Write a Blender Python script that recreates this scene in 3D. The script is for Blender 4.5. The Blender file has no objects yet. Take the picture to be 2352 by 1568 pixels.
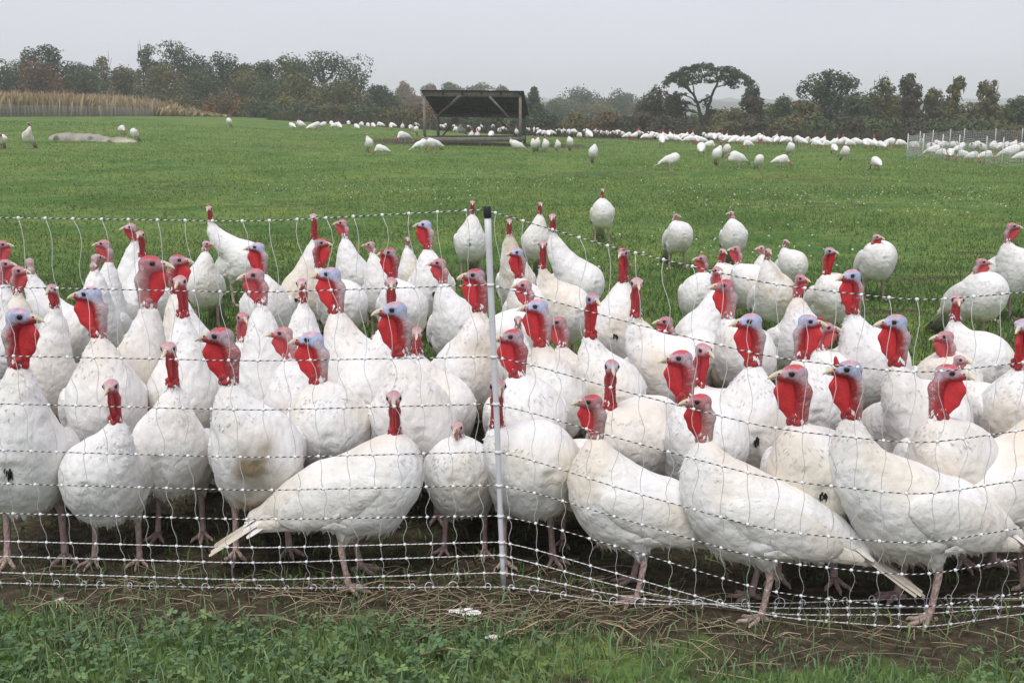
import bpy, math, random, time
import numpy as np
T0 = time.time()
rng = np.random.default_rng(7)
random.seed(7)
SC = bpy.context.scene
COL = SC.collection
R = math.radians

# ------------------------------------------------------------------ camera, sky, sun, exposure
HC = 1.34                      # camera height
FPX, CX, CY = 2483.0, 1176.0, 784.0
PITCH = math.atan((784 - 258) / FPX)
cam_d = bpy.data.cameras.new('camera')
cam_d.sensor_width = 36.0
cam_d.lens = FPX / 2352.0 * 36.0
cam_d.clip_start = 0.05
cam_d.clip_end = 6000
cam = bpy.data.objects.new('camera', cam_d)
COL.objects.link(cam)
cam.location = (0, 0, HC)
cam.rotation_euler = (math.pi / 2 - PITCH, 0, 0)
SC.camera = cam

SUN_EL, SUN_AZ = 60.0, 200.0    # azimuth measured clockwise from +Y (the view direction)
world = bpy.data.worlds.new('World')
SC.world = world
world.use_nodes = True
wn, wl = world.node_tree.nodes, world.node_tree.links
wn.clear()
w_out = wn.new('ShaderNodeOutputWorld')
w_bg = wn.new('ShaderNodeBackground')
w_sky = wn.new('ShaderNodeTexSky')
w_sky.sky_type = 'NISHITA'
w_sky.sun_disc = False
w_sky.sun_elevation = R(SUN_EL)
w_sky.sun_rotation = R(SUN_AZ)
w_sky.dust_density = 3.0
w_mix = wn.new('ShaderNodeMix')
w_mix.data_type = 'RGBA'
w_mix.inputs[0].default_value = 0.94           # a closed, even cloud layer over the clear sky
w_mix.inputs[7].default_value = (5.5, 5.5, 6.25, 1)
wl.new(w_sky.outputs[0], w_mix.inputs[6])
w_tc = wn.new('ShaderNodeTexCoord')
w_nz = wn.new('ShaderNodeTexNoise')
w_nz.inputs['Scale'].default_value = 1.6
w_nz.inputs['Detail'].default_value = 4
w_map = wn.new('ShaderNodeMapping')
w_map.inputs['Scale'].default_value = (1, 1, 4)
wl.new(w_tc.outputs['Generated'], w_map.inputs[0])
wl.new(w_map.outputs[0], w_nz.inputs['Vector'])
w_mr = wn.new('ShaderNodeMapRange')
w_mr.inputs[1].default_value, w_mr.inputs[2].default_value = .3, .7
w_mr.inputs[3].default_value, w_mr.inputs[4].default_value = .94, 1.06      # faint unevenness of the cloud
wl.new(w_nz.outputs[0], w_mr.inputs[0])
w_sc = wn.new('ShaderNodeVectorMath')
w_sc.operation = 'SCALE'
wl.new(w_mix.outputs[2], w_sc.inputs[0])
wl.new(w_mr.outputs[0], w_sc.inputs['Scale'])
wl.new(w_sc.outputs[0], w_bg.inputs[0])
w_bg.inputs[1].default_value = 0.102
wl.new(w_bg.outputs[0], w_out.inputs[0])

sun_d = bpy.data.lights.new('sun', 'SUN')
sun_d.energy = 1.5
# soft overcast sun
sun_d.angle = R(25)
sun_d.color = (1.0, 0.98, 0.95)
sun = bpy.data.objects.new('sun', sun_d)
COL.objects.link(sun)
sun.rotation_euler = (R(90 - SUN_EL), 0, R(180 - SUN_AZ))
sun.location = (0, -5, 30)

SC.view_settings.view_transform = 'Standard'
SC.view_settings.look = 'None'
SC.view_settings.exposure = 0.50
SC.view_settings.gamma = 1.0
SC.view_settings.use_curve_mapping = False
SC.render.engine = 'CYCLES'
SC.cycles.use_denoising = True
SC.cycles.max_bounces = 6
SC.cycles.diffuse_bounces = 3
SC.cycles.glossy_bounces = 2
SC.cycles.volume_bounces = 2
SC.cycles.transparent_max_bounces = 4
SC.cycles.use_adaptive_sampling = True
SC.cycles.adaptive_threshold = 0.015

# ------------------------------------------------------------------ camera geometry helpers
cp, sp = math.cos(PITCH), math.sin(PITCH)
FW, UP = np.array([0, cp, -sp]), np.array([0, sp, cp])

def ray(x, y):
    return FW + np.array([1.0, 0, 0]) * ((x - CX) / FPX) + UP * ((CY - y) / FPX)

def sst(a, b, x):
    t = np.clip((np.asarray(x, float) - a) / (b - a), 0, 1)
    return t * t * (3 - 2 * t)

def ground(X, Y):
    X, Y = np.asarray(X, float), np.asarray(Y, float)
    A = 0.16 + 0.95 * sst(6, -22, X)
    h = A * sst(10, 55, Y)
    h = h + 0.012 * np.sin(X * 0.9 + 1.3) * np.sin(Y * 0.7) * sst(5, 12, Y) * (1 - sst(40, 60, Y))
    return h

def gpoint(x, y, tmax=400):
    """point of the ground seen at image position x, y"""
    r = ray(x, y)
    t = HC / max(-r[2], 1e-4)
    t = min(t, tmax)
    for _ in range(60):
        p = np.array([0, 0, HC]) + r * t
        e = p[2] - float(ground(p[0], p[1]))
        t += e / max(-r[2], 0.004) * 0.6
        t = min(max(t, 0.3), tmax)
    p = np.array([0, 0, HC]) + r * t
    p[2] = float(ground(p[0], p[1]))
    return p

def at_depth(x, y, Y):
    r = ray(x, y)
    return np.array([0, 0, HC]) + r * (Y / r[1])

def depth_of(p):
    return float(np.dot(np.asarray(p) - np.array([0, 0, HC]), FW))

# ------------------------------------------------------------------ mesh helpers
def mesh_np(name, V, F, col=None, smooth=True, mat=None, nrm=None):
    """V (n,3); F list of int arrays (m,3)/(m,4)"""
    me = bpy.data.meshes.new(name)
    V = np.asarray(V, np.float32)
    if isinstance(F, np.ndarray):
        F = [F]
    F = [np.asarray(f, np.int32) for f in F if len(f)]
    me.vertices.add(len(V))
    me.vertices.foreach_set('co', V.ravel())
    nl = sum(f.size for f in F)
    nf = sum(len(f) for f in F)
    me.loops.add(nl)
    me.polygons.add(nf)
    me.loops.foreach_set('vertex_index', np.concatenate([f.ravel() for f in F]))
    starts, k = [], 0
    for f in F:
        starts.append(k + np.arange(len(f)) * f.shape[1])
        k += f.size
    me.polygons.foreach_set('loop_start', np.concatenate(starts).astype(np.int32))
    if smooth:
        me.polygons.foreach_set('use_smooth', np.ones(nf, bool))
    if col is not None:
        a = me.color_attributes.new('Col', 'FLOAT_COLOR', 'POINT')
        c = np.ones((len(V), 4), np.float32)
        c[:, :3] = np.clip(col, 0, 1)
        a.data.foreach_set('color', c.ravel())
    me.update(calc_edges=True)
    if nrm is not None:
        a = me.attributes.new('custom_normal', 'FLOAT_VECTOR', 'POINT')
        a.data.foreach_set('vector', np.ascontiguousarray(nrm, np.float32).ravel())
    if mat is not None:
        me.materials.append(mat)
    return me

def link(name, me, parent=None, loc=None, rot=None, scale=None):
    o = bpy.data.objects.new(name, me)
    COL.objects.link(o)
    if parent is not None:
        o.parent = parent
    if loc is not None:
        o.location = [float(v) for v in loc]
    if rot is not None:
        o.rotation_euler = rot
    if scale is not None:
        o.scale = (scale,) * 3 if np.isscalar(scale) else scale
    return o

def tag(o, label=None, cat=None, group=None, kind=None):
    if label: o['label'] = label
    if cat: o['category'] = cat
    if group: o['group'] = group
    if kind: o['kind'] = kind
    return o

def empty(name, loc, rz=0, scale=1.0):
    o = bpy.data.objects.new(name, None)
    o.empty_display_size = 0.1
    COL.objects.link(o)
    o.location = [float(v) for v in loc]
    o.rotation_euler = (0, 0, rz)
    o.scale = (scale,) * 3
    return o

class MB:
    """collects pieces of geometry into one mesh"""
    def __init__(s):
        s.V, s.Q, s.T, s.C, s.N, s.n = [], [], [], [], [], 0
    def add(s, V, Q=None, T=None, col=(1, 1, 1), nrm=None):
        V = np.asarray(V, float).reshape(-1, 3)
        s.V.append(V)
        c = np.asarray(col, float)
        s.C.append(np.broadcast_to(c, V.shape) if c.ndim == 1 else c)
        if Q is not None and len(Q): s.Q.append(np.asarray(Q) + s.n)
        if T is not None and len(T): s.T.append(np.asarray(T) + s.n)
        if nrm is not None: s.N.append(np.asarray(nrm, float).reshape(-1, 3))
        s.n += len(V)
        return s
    def tube(s, P, rad, k=8, col=(1, 1, 1), caps=True, sx=1.0):
        P = np.asarray(P, float)
        n = len(P)
        rad = np.broadcast_to(np.asarray(rad, float), (n,))
        t = np.gradient(P, axis=0)
        t /= np.linalg.norm(t, axis=1)[:, None] + 1e-9
        up = np.array([0, 0, 1.0]) if abs(t[:, 2]).mean() < 0.8 else np.array([0, 1.0, 0])
        a = np.cross(t, up); a /= np.linalg.norm(a, axis=1)[:, None] + 1e-9
        b = np.cross(a, t)
        th = np.linspace(0, 2 * np.pi, k, endpoint=False)
        V = P[:, None] + rad[:, None, None] * (np.cos(th)[None, :, None] * a[:, None] * sx + np.sin(th)[None, :, None] * b[:, None])
        V = V.reshape(-1, 3)
        i = np.arange(n - 1)[:, None] * k
        j = np.arange(k)[None]
        j2 = (j + 1) % k
        Q = np.stack([i + j, i + j2, i + k + j2, i + k + j], -1).reshape(-1, 4)
        c = np.asarray(col, float)
        if c.ndim == 2:
            c = np.repeat(c, k, 0)
        T = None
        if caps:
            V = np.vstack([V, P[:1], P[-1:]])
            if c.ndim == 2: c = np.vstack([c, c[:1], c[-1:]])
            m = n * k
            jj = np.arange(k)
            T = np.vstack([np.stack([np.full(k, m), (jj + 1) % k, jj], -1),
                           np.stack([np.full(k, m + 1), m - k + jj, m - k + (jj + 1) % k], -1)])
        return s.add(V, Q, T, c)
    def box(s, lo, hi, col=(1, 1, 1)):
        x0, y0, z0 = lo; x1, y1, z1 = hi
        V = [(x0, y0, z0), (x1, y0, z0), (x1, y1, z0), (x0, y1, z0), (x0, y0, z1), (x1, y0, z1), (x1, y1, z1), (x0, y1, z1)]
        Q = [(0, 3, 2, 1), (4, 5, 6, 7), (0, 1, 5, 4), (1, 2, 6, 5), (2, 3, 7, 6), (3, 0, 4, 7)]
        return s.add(V, Q, None, col)
    def beam(s, a, b, w, h, col=(1, 1, 1)):
        """a squared timber from a to b, w wide across and h in the other direction"""
        a, b = np.asarray(a, float), np.asarray(b, float)
        t = (b - a) / np.linalg.norm(b - a)
        ref = np.array([0, 0, 1.0]) if abs(t[2]) < 0.9 else np.array([0, 1.0, 0])
        u = np.cross(t, ref); u /= np.linalg.norm(u)
        v = np.cross(u, t)
        V = []
        for e in (a, b):
            for (p, q) in ((-1, -1), (1, -1), (1, 1), (-1, 1)):
                V.append(e + u * p * w / 2 + v * q * h / 2)
        Q = [(0, 1, 2, 3), (7, 6, 5, 4), (0, 4, 5, 1), (1, 5, 6, 2), (2, 6, 7, 3), (3, 7, 4, 0)]
        return s.add(V, Q, None, col)
    def mesh(s, name, mat=None, smooth=True, color=True):
        F = []
        if s.Q: F.append(np.vstack(s.Q))
        if s.T: F.append(np.vstack(s.T))
        return mesh_np(name, np.vstack(s.V), F, np.vstack(s.C) if color else None, smooth, mat, np.vstack(s.N) if s.N and sum(len(q) for q in s.N) == s.n else None)
    def build(s, name, mat, parent=None, smooth=True, **k):
        return link(name, s.mesh(name, mat, smooth), parent, **k)

# ------------------------------------------------------------------ noise
_nd = np.random.default_rng(3)
_NA = [(_nd.normal(size=(3, 9)), _nd.uniform(0, 6.28, 9)) for _ in range(6)]
def snoise(P, freq=1.0, seed=0):
    """smooth pseudo noise, about -1..1"""
    D, ph = _NA[seed % 6]
    P = np.asarray(P) * freq + seed * 1.7
    v = np.sin(P @ D + ph + 0.8 * np.sin((P @ D)[:, ::-1] * 0.7))
    return v.mean(1) * 1.7

# ------------------------------------------------------------------ materials
def new_mat(name):
    m = bpy.data.materials.new(name)
    m.use_nodes = True
    return m, m.node_tree.nodes, m.node_tree.links, m.node_tree.nodes['Principled BSDF']

def col_mat(name, rough=0.8, spec=0.3, noise=0.0, nscale=30, bump=0.0, bscale=60, vary=0.0, tint=(1, 1, 1), voronoi=False, transl=0.0):
    """colour from the mesh's own colour attribute, with fine procedural variation and relief"""
    m, n, l, b = new_mat(name)
    b.inputs['Roughness'].default_value = rough
    b.inputs['Specular IOR Level'].default_value = spec
    a = n.new('ShaderNodeAttribute'); a.attribute_name = 'Col'
    src = a.outputs['Color']
    tc = n.new('ShaderNodeTexCoord')
    if noise:
        t = n.new('ShaderNodeTexNoise'); t.inputs['Scale'].default_value = nscale; t.inputs['Detail'].default_value = 5
        l.new(tc.outputs['Object'], t.inputs['Vector'])
        mr = n.new('ShaderNodeMapRange'); mr.inputs[1].default_value = 0.3; mr.inputs[2].default_value = 0.7
        mr.inputs[3].default_value = 1 - noise; mr.inputs[4].default_value = 1 + noise * 0.6
        l.new(t.outputs[0], mr.inputs[0])
        mx = n.new('ShaderNodeVectorMath'); mx.operation = 'SCALE'
        l.new(src, mx.inputs[0]); l.new(mr.outputs[0], mx.inputs['Scale'])
        src = mx.outputs[0]
    if vary:
        oi = n.new('ShaderNodeObjectInfo')
        mr = n.new('ShaderNodeMapRange'); mr.inputs[3].default_value = 1 - vary; mr.inputs[4].default_value = 1 + vary
        l.new(oi.outputs['Random'], mr.inputs[0])
        mx = n.new('ShaderNodeVectorMath'); mx.operation = 'SCALE'
        l.new(src, mx.inputs[0]); l.new(mr.outputs[0], mx.inputs['Scale'])
        src = mx.outputs[0]
    l.new(src, b.inputs['Base Color'])
    if bump:
        if voronoi:
            t = n.new('ShaderNodeTexVoronoi'); t.inputs['Scale'].default_value = bscale
            o = t.outputs['Distance']
        else:
            t = n.new('ShaderNodeTexNoise'); t.inputs['Scale'].default_value = bscale; t.inputs['Detail'].default_value = 6
            o = t.outputs[0]
        mp = n.new('ShaderNodeMapping'); mp.inputs['Scale'].default_value = (1, 1, 0.55)
        l.new(tc.outputs['Object'], mp.inputs[0]); l.new(mp.outputs[0], t.inputs['Vector'])
        bp = n.new('ShaderNodeBump'); bp.inputs['Strength'].default_value = bump; bp.inputs['Distance'].default_value = 0.01
        l.new(o, bp.inputs['Height']); l.new(bp.outputs[0], b.inputs['Normal'])
    if transl:
        tr = n.new('ShaderNodeBsdfTranslucent'); l.new(src, tr.inputs[0])
        ms = n.new('ShaderNodeMixShader'); ms.inputs[0].default_value = transl
        l.new(b.outputs[0], ms.inputs[1]); l.new(tr.outputs[0], ms.inputs[2])
        l.new(ms.outputs[0], n['Material Output'].inputs[0])
    return m

def feather_mat():
    m = col_mat('feathers', 0.95, 0.05, 0.07, 18)
    n, l = m.node_tree.nodes, m.node_tree.links
    b = n['Principled BSDF']
    tc = n.new('ShaderNodeTexCoord')
    mp = n.new('ShaderNodeMapping'); mp.inputs['Scale'].default_value = (.8, 1.25, .8); mp.inputs['Rotation'].default_value = (0, R(25), 0)
    l.new(tc.outputs['Object'], mp.inputs[0])
    nz = n.new('ShaderNodeTexNoise'); nz.inputs['Scale'].default_value = 16; nz.inputs['Detail'].default_value = 4; nz.inputs['Distortion'].default_value = .6
    vo = n.new('ShaderNodeTexVoronoi'); vo.feature = 'SMOOTH_F1'; vo.inputs['Scale'].default_value = 38; vo.inputs['Smoothness'].default_value = .5; vo.inputs['Randomness'].default_value = 1
    fi = n.new('ShaderNodeTexNoise'); fi.inputs['Scale'].default_value = 120; fi.inputs['Detail'].default_value = 3
    wob = n.new('ShaderNodeMix'); wob.data_type = 'VECTOR'; wob.inputs[0].default_value = .035
    l.new(mp.outputs[0], wob.inputs[4]); l.new(nz.outputs['Color'], wob.inputs[5])
    for t in (nz, fi): l.new(mp.outputs[0], t.inputs['Vector'])
    l.new(wob.outputs[1], vo.inputs['Vector'])
    a = n.new('ShaderNodeMath'); a.operation = 'MULTIPLY_ADD'; a.inputs[1].default_value = -.55
    l.new(vo.outputs['Distance'], a.inputs[0]); l.new(nz.outputs[0], a.inputs[2])
    c = n.new('ShaderNodeMath'); c.operation = 'MULTIPLY_ADD'; c.inputs[1].default_value = .16
    l.new(fi.outputs[0], c.inputs[0]); l.new(a.outputs[0], c.inputs[2])
    bp = n.new('ShaderNodeBump'); bp.inputs['Strength'].default_value = .42; bp.inputs['Distance'].default_value = .020
    l.new(c.outputs[0], bp.inputs['Height']); l.new(bp.outputs[0], b.inputs['Normal'])
    return m
M_FEATHER = feather_mat()
M_SKIN = col_mat('bare_skin', 0.5, 0.35, 0.18, 120, 0.35, 260, vary=0.08)
M_WATTLE = col_mat('wattle_skin', 0.55, 0.3, 0.10, 60, 0.25, 160, vary=0.08)
M_HORN = col_mat('horn', 0.4, 0.4, 0.12, 90)
M_LEG = col_mat('scaly_leg', 0.6, 0.3, 0.25, 90, 0.5, 160, voronoi=True)
M_GRASS = col_mat('grass_blades', 0.55, 0.3, 0.0, transl=0.25)
M_DRY = col_mat('dry_straw', 0.75, 0.2)
M_LEAF = col_mat('tree_leaves', 0.7, 0.2, transl=0.15)
M_BARK = col_mat('bark', 0.9, 0.1, 0.3, 14, 0.6, 20)
M_TWINE = col_mat('twisted_twine', 0.55, 0.3)
M_PLASTIC = col_mat('white_plastic', 0.4, 0.4, 0.05, 30)
M_WOOD = col_mat('weathered_wood', 0.85, 0.15, 0.3, 6, 0.5, 30)
M_ROOF = col_mat('corrugated_sheet', 0.7, 0.25, 0.3, 5)
M_ROCK = col_mat('lichened_rock', 0.9, 0.15, 0.3, 3, 0.8, 8)
M_BEARD = col_mat('beard_bristle', 0.6, 0.3)
m_eye, n_, l_, b_ = new_mat('eye')
b_.inputs['Base Color'].default_value = (0.012, 0.009, 0.008, 1); b_.inputs['Roughness'].default_value = 0.08
M_EYE = m_eye

# ------------------------------------------------------------------ signed distance shapes -> mesh
def surface_nets(f, org, h):
    nx, ny, nz = f.shape
    s = f < 0
    c = np.zeros((nx - 1, ny - 1, nz - 1), np.uint8)
    for dx in (0, 1):
        for dy in (0, 1):
            for dz in (0, 1):
                c += s[dx:nx - 1 + dx, dy:ny - 1 + dy, dz:nz - 1 + dz]
    act = (c > 0) & (c < 8)
    I = np.argwhere(act)
    idx = -np.ones(act.shape, np.int64)
    idx[act] = np.arange(len(I))
    corner = {}
    for dx in (0, 1):
        for dy in (0, 1):
            for dz in (0, 1):
                corner[(dx, dy, dz)] = f[I[:, 0] + dx, I[:, 1] + dy, I[:, 2] + dz]
    acc = np.zeros((len(I), 3)); cnt = np.zeros(len(I))
    ks = list(corner)
    for a in ks:
        for ax in range(3):
            if a[ax] == 0:
                b = list(a); b[ax] = 1; b = tuple(b)
                fa, fb = corner[a], corner[b]
                m = (fa < 0) != (fb < 0)
                t = np.where(m, fa / np.where(m, fa - fb, 1), 0)
                p = np.array(a, float)[None] + np.eye(3)[ax][None] * t[:, None]
                acc += p * m[:, None]; cnt += m
    V = org + (I + acc / cnt[:, None]) * h
    Q = []
    for ax in range(3):
        o1, o2 = [(1, 2), (2, 0), (0, 1)][ax]
        sl0 = [slice(None)] * 3; sl1 = [slice(None)] * 3
        sl0[ax] = slice(0, -1); sl1[ax] = slice(1, None)
        a, b = s[tuple(sl0)], s[tuple(sl1)]
        E = np.argwhere(a != b)
        E = E[(E[:, o1] > 0) & (E[:, o2] > 0) & (E[:, o1] < f.shape[o1] - 1) & (E[:, o2] < f.shape[o2] - 1)]
        flip = a[E[:, 0], E[:, 1], E[:, 2]]
        def g(d1, d2):
            e = E.copy(); e[:, o1] -= d1; e[:, o2] -= d2
            return idx[e[:, 0], e[:, 1], e[:, 2]]
        q = np.stack([g(1, 1), g(0, 1), g(0, 0), g(1, 0)], -1)
        q[~flip] = q[~flip][:, ::-1]
        Q.append(q)
    return V, np.vstack(Q)

def grid(lo, hi, h):
    lo, hi = np.asarray(lo, float), np.asarray(hi, float)
    n = np.ceil((hi - lo) / h).astype(int) + 1
    ax = [lo[i] + np.arange(n[i]) * h for i in range(3)]
    X, Y, Z = np.meshgrid(*ax, indexing='ij')
    return X.astype(np.float32), Y.astype(np.float32), Z.astype(np.float32), lo

def ell(G, c, r, pitch=0.0, yaw=0.0):
    X, Y, Z = G[0] - c[0], G[1] - c[1], G[2] - c[2]
    if yaw:
        cy_, sy_ = math.cos(yaw), math.sin(yaw)
        X, Y = X * cy_ + Y * sy_, -X * sy_ + Y * cy_
    if pitch:
        c_, s_ = math.cos(pitch), math.sin(pitch)
        X, Z = X * c_ + Z * s_, -X * s_ + Z * c_
    k0 = np.sqrt((X / r[0]) ** 2 + (Y / r[1]) ** 2 + (Z / r[2]) ** 2)
    k1 = np.sqrt((X / r[0] ** 2) ** 2 + (Y / r[1] ** 2) ** 2 + (Z / r[2] ** 2) ** 2)
    return k0 * (k0 - 1) / (k1 + 1e-6)

def cone(G, a, b, r1, r2, ysq=1.0):
    a, b = np.asarray(a, float), np.asarray(b, float)
    d = b - a
    L2 = max(float(d @ d), 1e-9)
    X, Y, Z = G[0] - a[0], (G[1] - a[1]) * ysq, G[2] - a[2]
    t = np.clip((X * d[0] + Y * d[1] * ysq + Z * d[2]) / L2, 0, 1)
    return np.sqrt((X - t * d[0]) ** 2 + (Y - t * d[1] * ysq) ** 2 + (Z - t * d[2]) ** 2) - (r1 + (r2 - r1) * t)

def smin(a, b, k):
    h = np.clip(0.5 + 0.5 * (b - a) / k, 0, 1)
    return b + (a - b) * h - k * h * (1 - h)

def vnormals(V, Q):
    n = np.zeros_like(V)
    d = np.cross(V[Q[:, 2]] - V[Q[:, 0]], V[Q[:, 3]] - V[Q[:, 1]])
    for k in range(4):
        np.add.at(n, Q[:, k], d)
    return n / (np.linalg.norm(n, axis=1)[:, None] + 1e-9)

# ------------------------------------------------------------------ turkey templates
def lerp(a, b, t):
    t = np.asarray(t)[:, None]
    return np.asarray(a) * (1 - t) + np.asarray(b) * t

RED = (0.54, 0.034, 0.040)
DRED = (0.34, 0.028, 0.030)
# kinds of head: L bare neck length, n0/n1 neck radii, w wattle depth, colours of face, crown, nape and throat
HK = {
    'TB': dict(L=0.125, n0=0.0205, n1=0.0215, w=1.0, face=(0.42, 0.48, 0.66), crown=(0.55, 0.33, 0.38), nape=(0.47, 0.38, 0.38), neck=DRED, wat=RED, bulb=1.0, snood=1),
    'TR': dict(L=0.125, n0=0.0205, n1=0.0215, w=1.0, face=(0.45, 0.32, 0.37), crown=(0.50, 0.07, 0.08), nape=(0.40, 0.15, 0.15), neck=(0.33, 0.035, 0.04), wat=RED, bulb=0.9, snood=1),
    'NB': dict(L=0.138, n0=0.0175, n1=0.021, w=0.40, face=(0.44, 0.46, 0.58), crown=(0.55, 0.22, 0.24), nape=(0.40, 0.10, 0.10), neck=DRED, wat=(0.42, 0.02, 0.026), bulb=0.9, snood=0),
    'NR': dict(L=0.120, n0=0.0165, n1=0.0205, w=0.30, face=(0.56, 0.40, 0.41), crown=(0.54, 0.27, 0.29), nape=(0.42, 0.10, 0.11), neck=(0.36, 0.035, 0.04), wat=(0.42, 0.025, 0.03), bulb=0.6, snood=0),
    'NS': dict(L=0.078, n0=0.0165, n1=0.0195, w=0.28, face=(0.58, 0.42, 0.42), crown=(0.52, 0.24, 0.26), nape=(0.46, 0.16, 0.16), neck=(0.38, 0.05, 0.055), wat=(0.46, 0.04, 0.045), bulb=0.4, snood=0),
    'JW': dict(L=0.118, n0=0.0205, n1=0.0215, w=0.80, face=(0.46, 0.20, 0.22), crown=(0.50, 0.06, 0.07), nape=(0.46, 0.34, 0.33), neck=(0.42, 0.17, 0.17), wat=RED, bulb=0.6, snood=0),
    'JP': dict(L=0.098, n0=0.0185, n1=0.021, w=0.75, face=(0.50, 0.28, 0.30), crown=(0.52, 0.20, 0.22), nape=(0.50, 0.32, 0.32), neck=(0.42, 0.09, 0.10), wat=(0.52, 0.07, 0.075), bulb=0.3, snood=0),
    'HP': dict(L=0.058, n0=0.018, n1=0.022, w=0.20, face=(0.55, 0.38, 0.39), crown=(0.55, 0.33, 0.34), nape=(0.52, 0.38, 0.38), neck=(0.48, 0.20, 0.21), wat=(0.52, 0.20, 0.21), bulb=0.0, snood=0),
}

def head_template(kind):
    k = HK[kind]
    L = k['L']
    h = 0.0024
    X, Y, Z, lo = grid((-0.072, -0.044, -L - 0.065), (0.056, 0.044, 0.042), h)
    G = (X, Y, Z)
    f = ell(G, (-0.005, 0, 0.001), (0.033, 0.0225, 0.0235))
    f = smin(f, cone(G, (0.012, 0, 0.0), (0.038, 0, -0.006), 0.016, 0.0105), 0.010)     # face towards the beak
    f = smin(f, cone(G, (0.012, 0, -0.012), (0.034, 0, -0.011), 0.011, 0.006), 0.006)    # jaw
    for s in (-1, 1):
        f = smin(f, ell(G, (0.004, s * 0.017, 0.010), (0.014, 0.006, 0.006)), 0.006)     # brow
    nk = cone(G, (-0.012, 0, -0.008), (-0.030, 0, -0.05), k['n0'] * 0.95, k['n0'])
    nk = smin(nk, cone(G, (-0.030, 0, -0.05), (-0.018, 0, -L - 0.06), k['n0'], k['n1']), 0.012)
    P = np.stack([X.ravel(), Y.ravel(), Z.ravel()], -1)
    ca = (np.sin(P[:, 0] * 820 + 2 * np.sin(P[:, 2] * 300)) * np.sin(P[:, 1] * 780 + 1.3) * np.sin(P[:, 2] * 640 + P[:, 0] * 200)).reshape(X.shape)
    nk = nk - 0.0026 * ca * np.clip((-0.012 - Z) / 0.02, 0, 1)
    f = smin(f, nk, 0.012)
    if k['bulb'] > 0:
        r0 = np.random.default_rng(5)
        for i in range(9):
            an = -1.3 + 2.6 * i / 8 + r0.uniform(-.1, .1)
            rr = k['n1'] * 0.86
            f = smin(f, np.sqrt((X - (-0.018 + rr * math.cos(an))) ** 2 + (Y - rr * math.sin(an)) ** 2 + (Z + L - 0.006 + r0.uniform(-.008, .010)) ** 2) - (0.0085 + 0.004 * r0.random()) * k['bulb'] ** 0.5, 0.004)
    V, Q = surface_nets(f, lo, h)
    x, y, z = V.T
    nz = snoise(V, 160, 1)
    axx = np.interp(-z, [0.008, 0.05, L + 0.03], [-0.012, -0.030, -0.018])
    front = sst(-0.012, 0.014, x - axx + 0.004 * nz)
    neckc = lerp(k['nape'], k['neck'], np.clip(front + 0.6 * sst(-L * 0.55, -L * 0.95, z), 0, 1))
    nz2 = snoise(V, 420, 3)
    white = sst(0.15, 0.8, nz2) * np.clip(1.05 - front * 1.1 - .5 * sst(-L * 0.6, -L * 0.95, z), 0, 1) * 0.75
    neckc = lerp(neckc, neckc * 0 + np.array((0.62, 0.55, 0.53)), white)
    facec = np.tile(np.array(k['face']), (len(V), 1)) * (1 + 0.16 * nz[:, None])
    facec = lerp(facec, facec * 0 + np.array((.46, .24, .27)), .55 * sst(.2, .9, snoise(V, 75, 5)))
    crown = sst(0.013, 0.022, z + 0.006 * nz)
    facec = lerp(facec, facec * 0 + np.array(k['crown']) * (1 + 0.25 * nz[:, None]), crown)
    de = np.sqrt((x - 0.0105) ** 2 + (z - 0.004) ** 2)
    ring = sst(0.012, 0.008, de) * (np.abs(y) > 0.012)
    facec = lerp(facec, facec * 0.6, ring * 0.6)
    ear = sst(0.0095, 0.0065, np.sqrt((x + 0.021) ** 2 + (z + 0.009) ** 2)) * (np.abs(y) > 0.006)
    facec = lerp(facec, facec * 0 + np.array((0.62, 0.50, 0.50)), ear * 0.85)
    lo_f = sst(-0.010, -0.024, z - 0.35 * (x + 0.01) + 0.003 * nz)
    c = lerp(facec, neckc, lo_f)
    me = mesh_np('head', V, Q, c, True, M_SKIN)
    # wattle: the thin flap from chin down the throat
    w = k['w']
    X, Y, Z, lo = grid((-0.04, -0.018, -L - 0.03), (0.062, 0.018, 0.0), 0.0024)
    G = (X, Y, Z)
    sq = 2.3
    pts = [(0.027, -0.015, 0.008), (0.022 + 0.012 * w, -0.045, 0.009 + 0.006 * w), (0.009 + 0.011 * w, -0.082, 0.009 + 0.006 * w), (-0.010 + 0.004 * w, -L + 0.004, 0.009 + 0.002 * w)]
    zs = min(1.0, L / .125)
    pts = [(q[0], q[1] * zs if 0 < n_ < 3 else q[1], q[2]) for n_, q in enumerate(pts)]
    f = None
    for (a, b) in zip(pts[:-1], pts[1:]):
        d = cone(G, (a[0], 0, a[1]), (b[0], 0, b[1]), a[2], b[2], sq)
        f = d if f is None else smin(f, d, 0.006)
    f = smin(f, cone(G, (0.006, 0, -0.02), (-0.006, 0, min(-0.035, -L + 0.02)), 0.014, 0.013, sq), 0.012)
    V2, Q2 = surface_nets(f, lo, 0.0024)
    nz = snoise(V2, 90, 2)
    c2 = np.tile(np.array(k['wat']), (len(V2), 1)) * (1 + 0.10 * nz[:, None])
    mw = mesh_np('wattle', V2, Q2, c2, True, M_WATTLE)
    return me, mw

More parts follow.
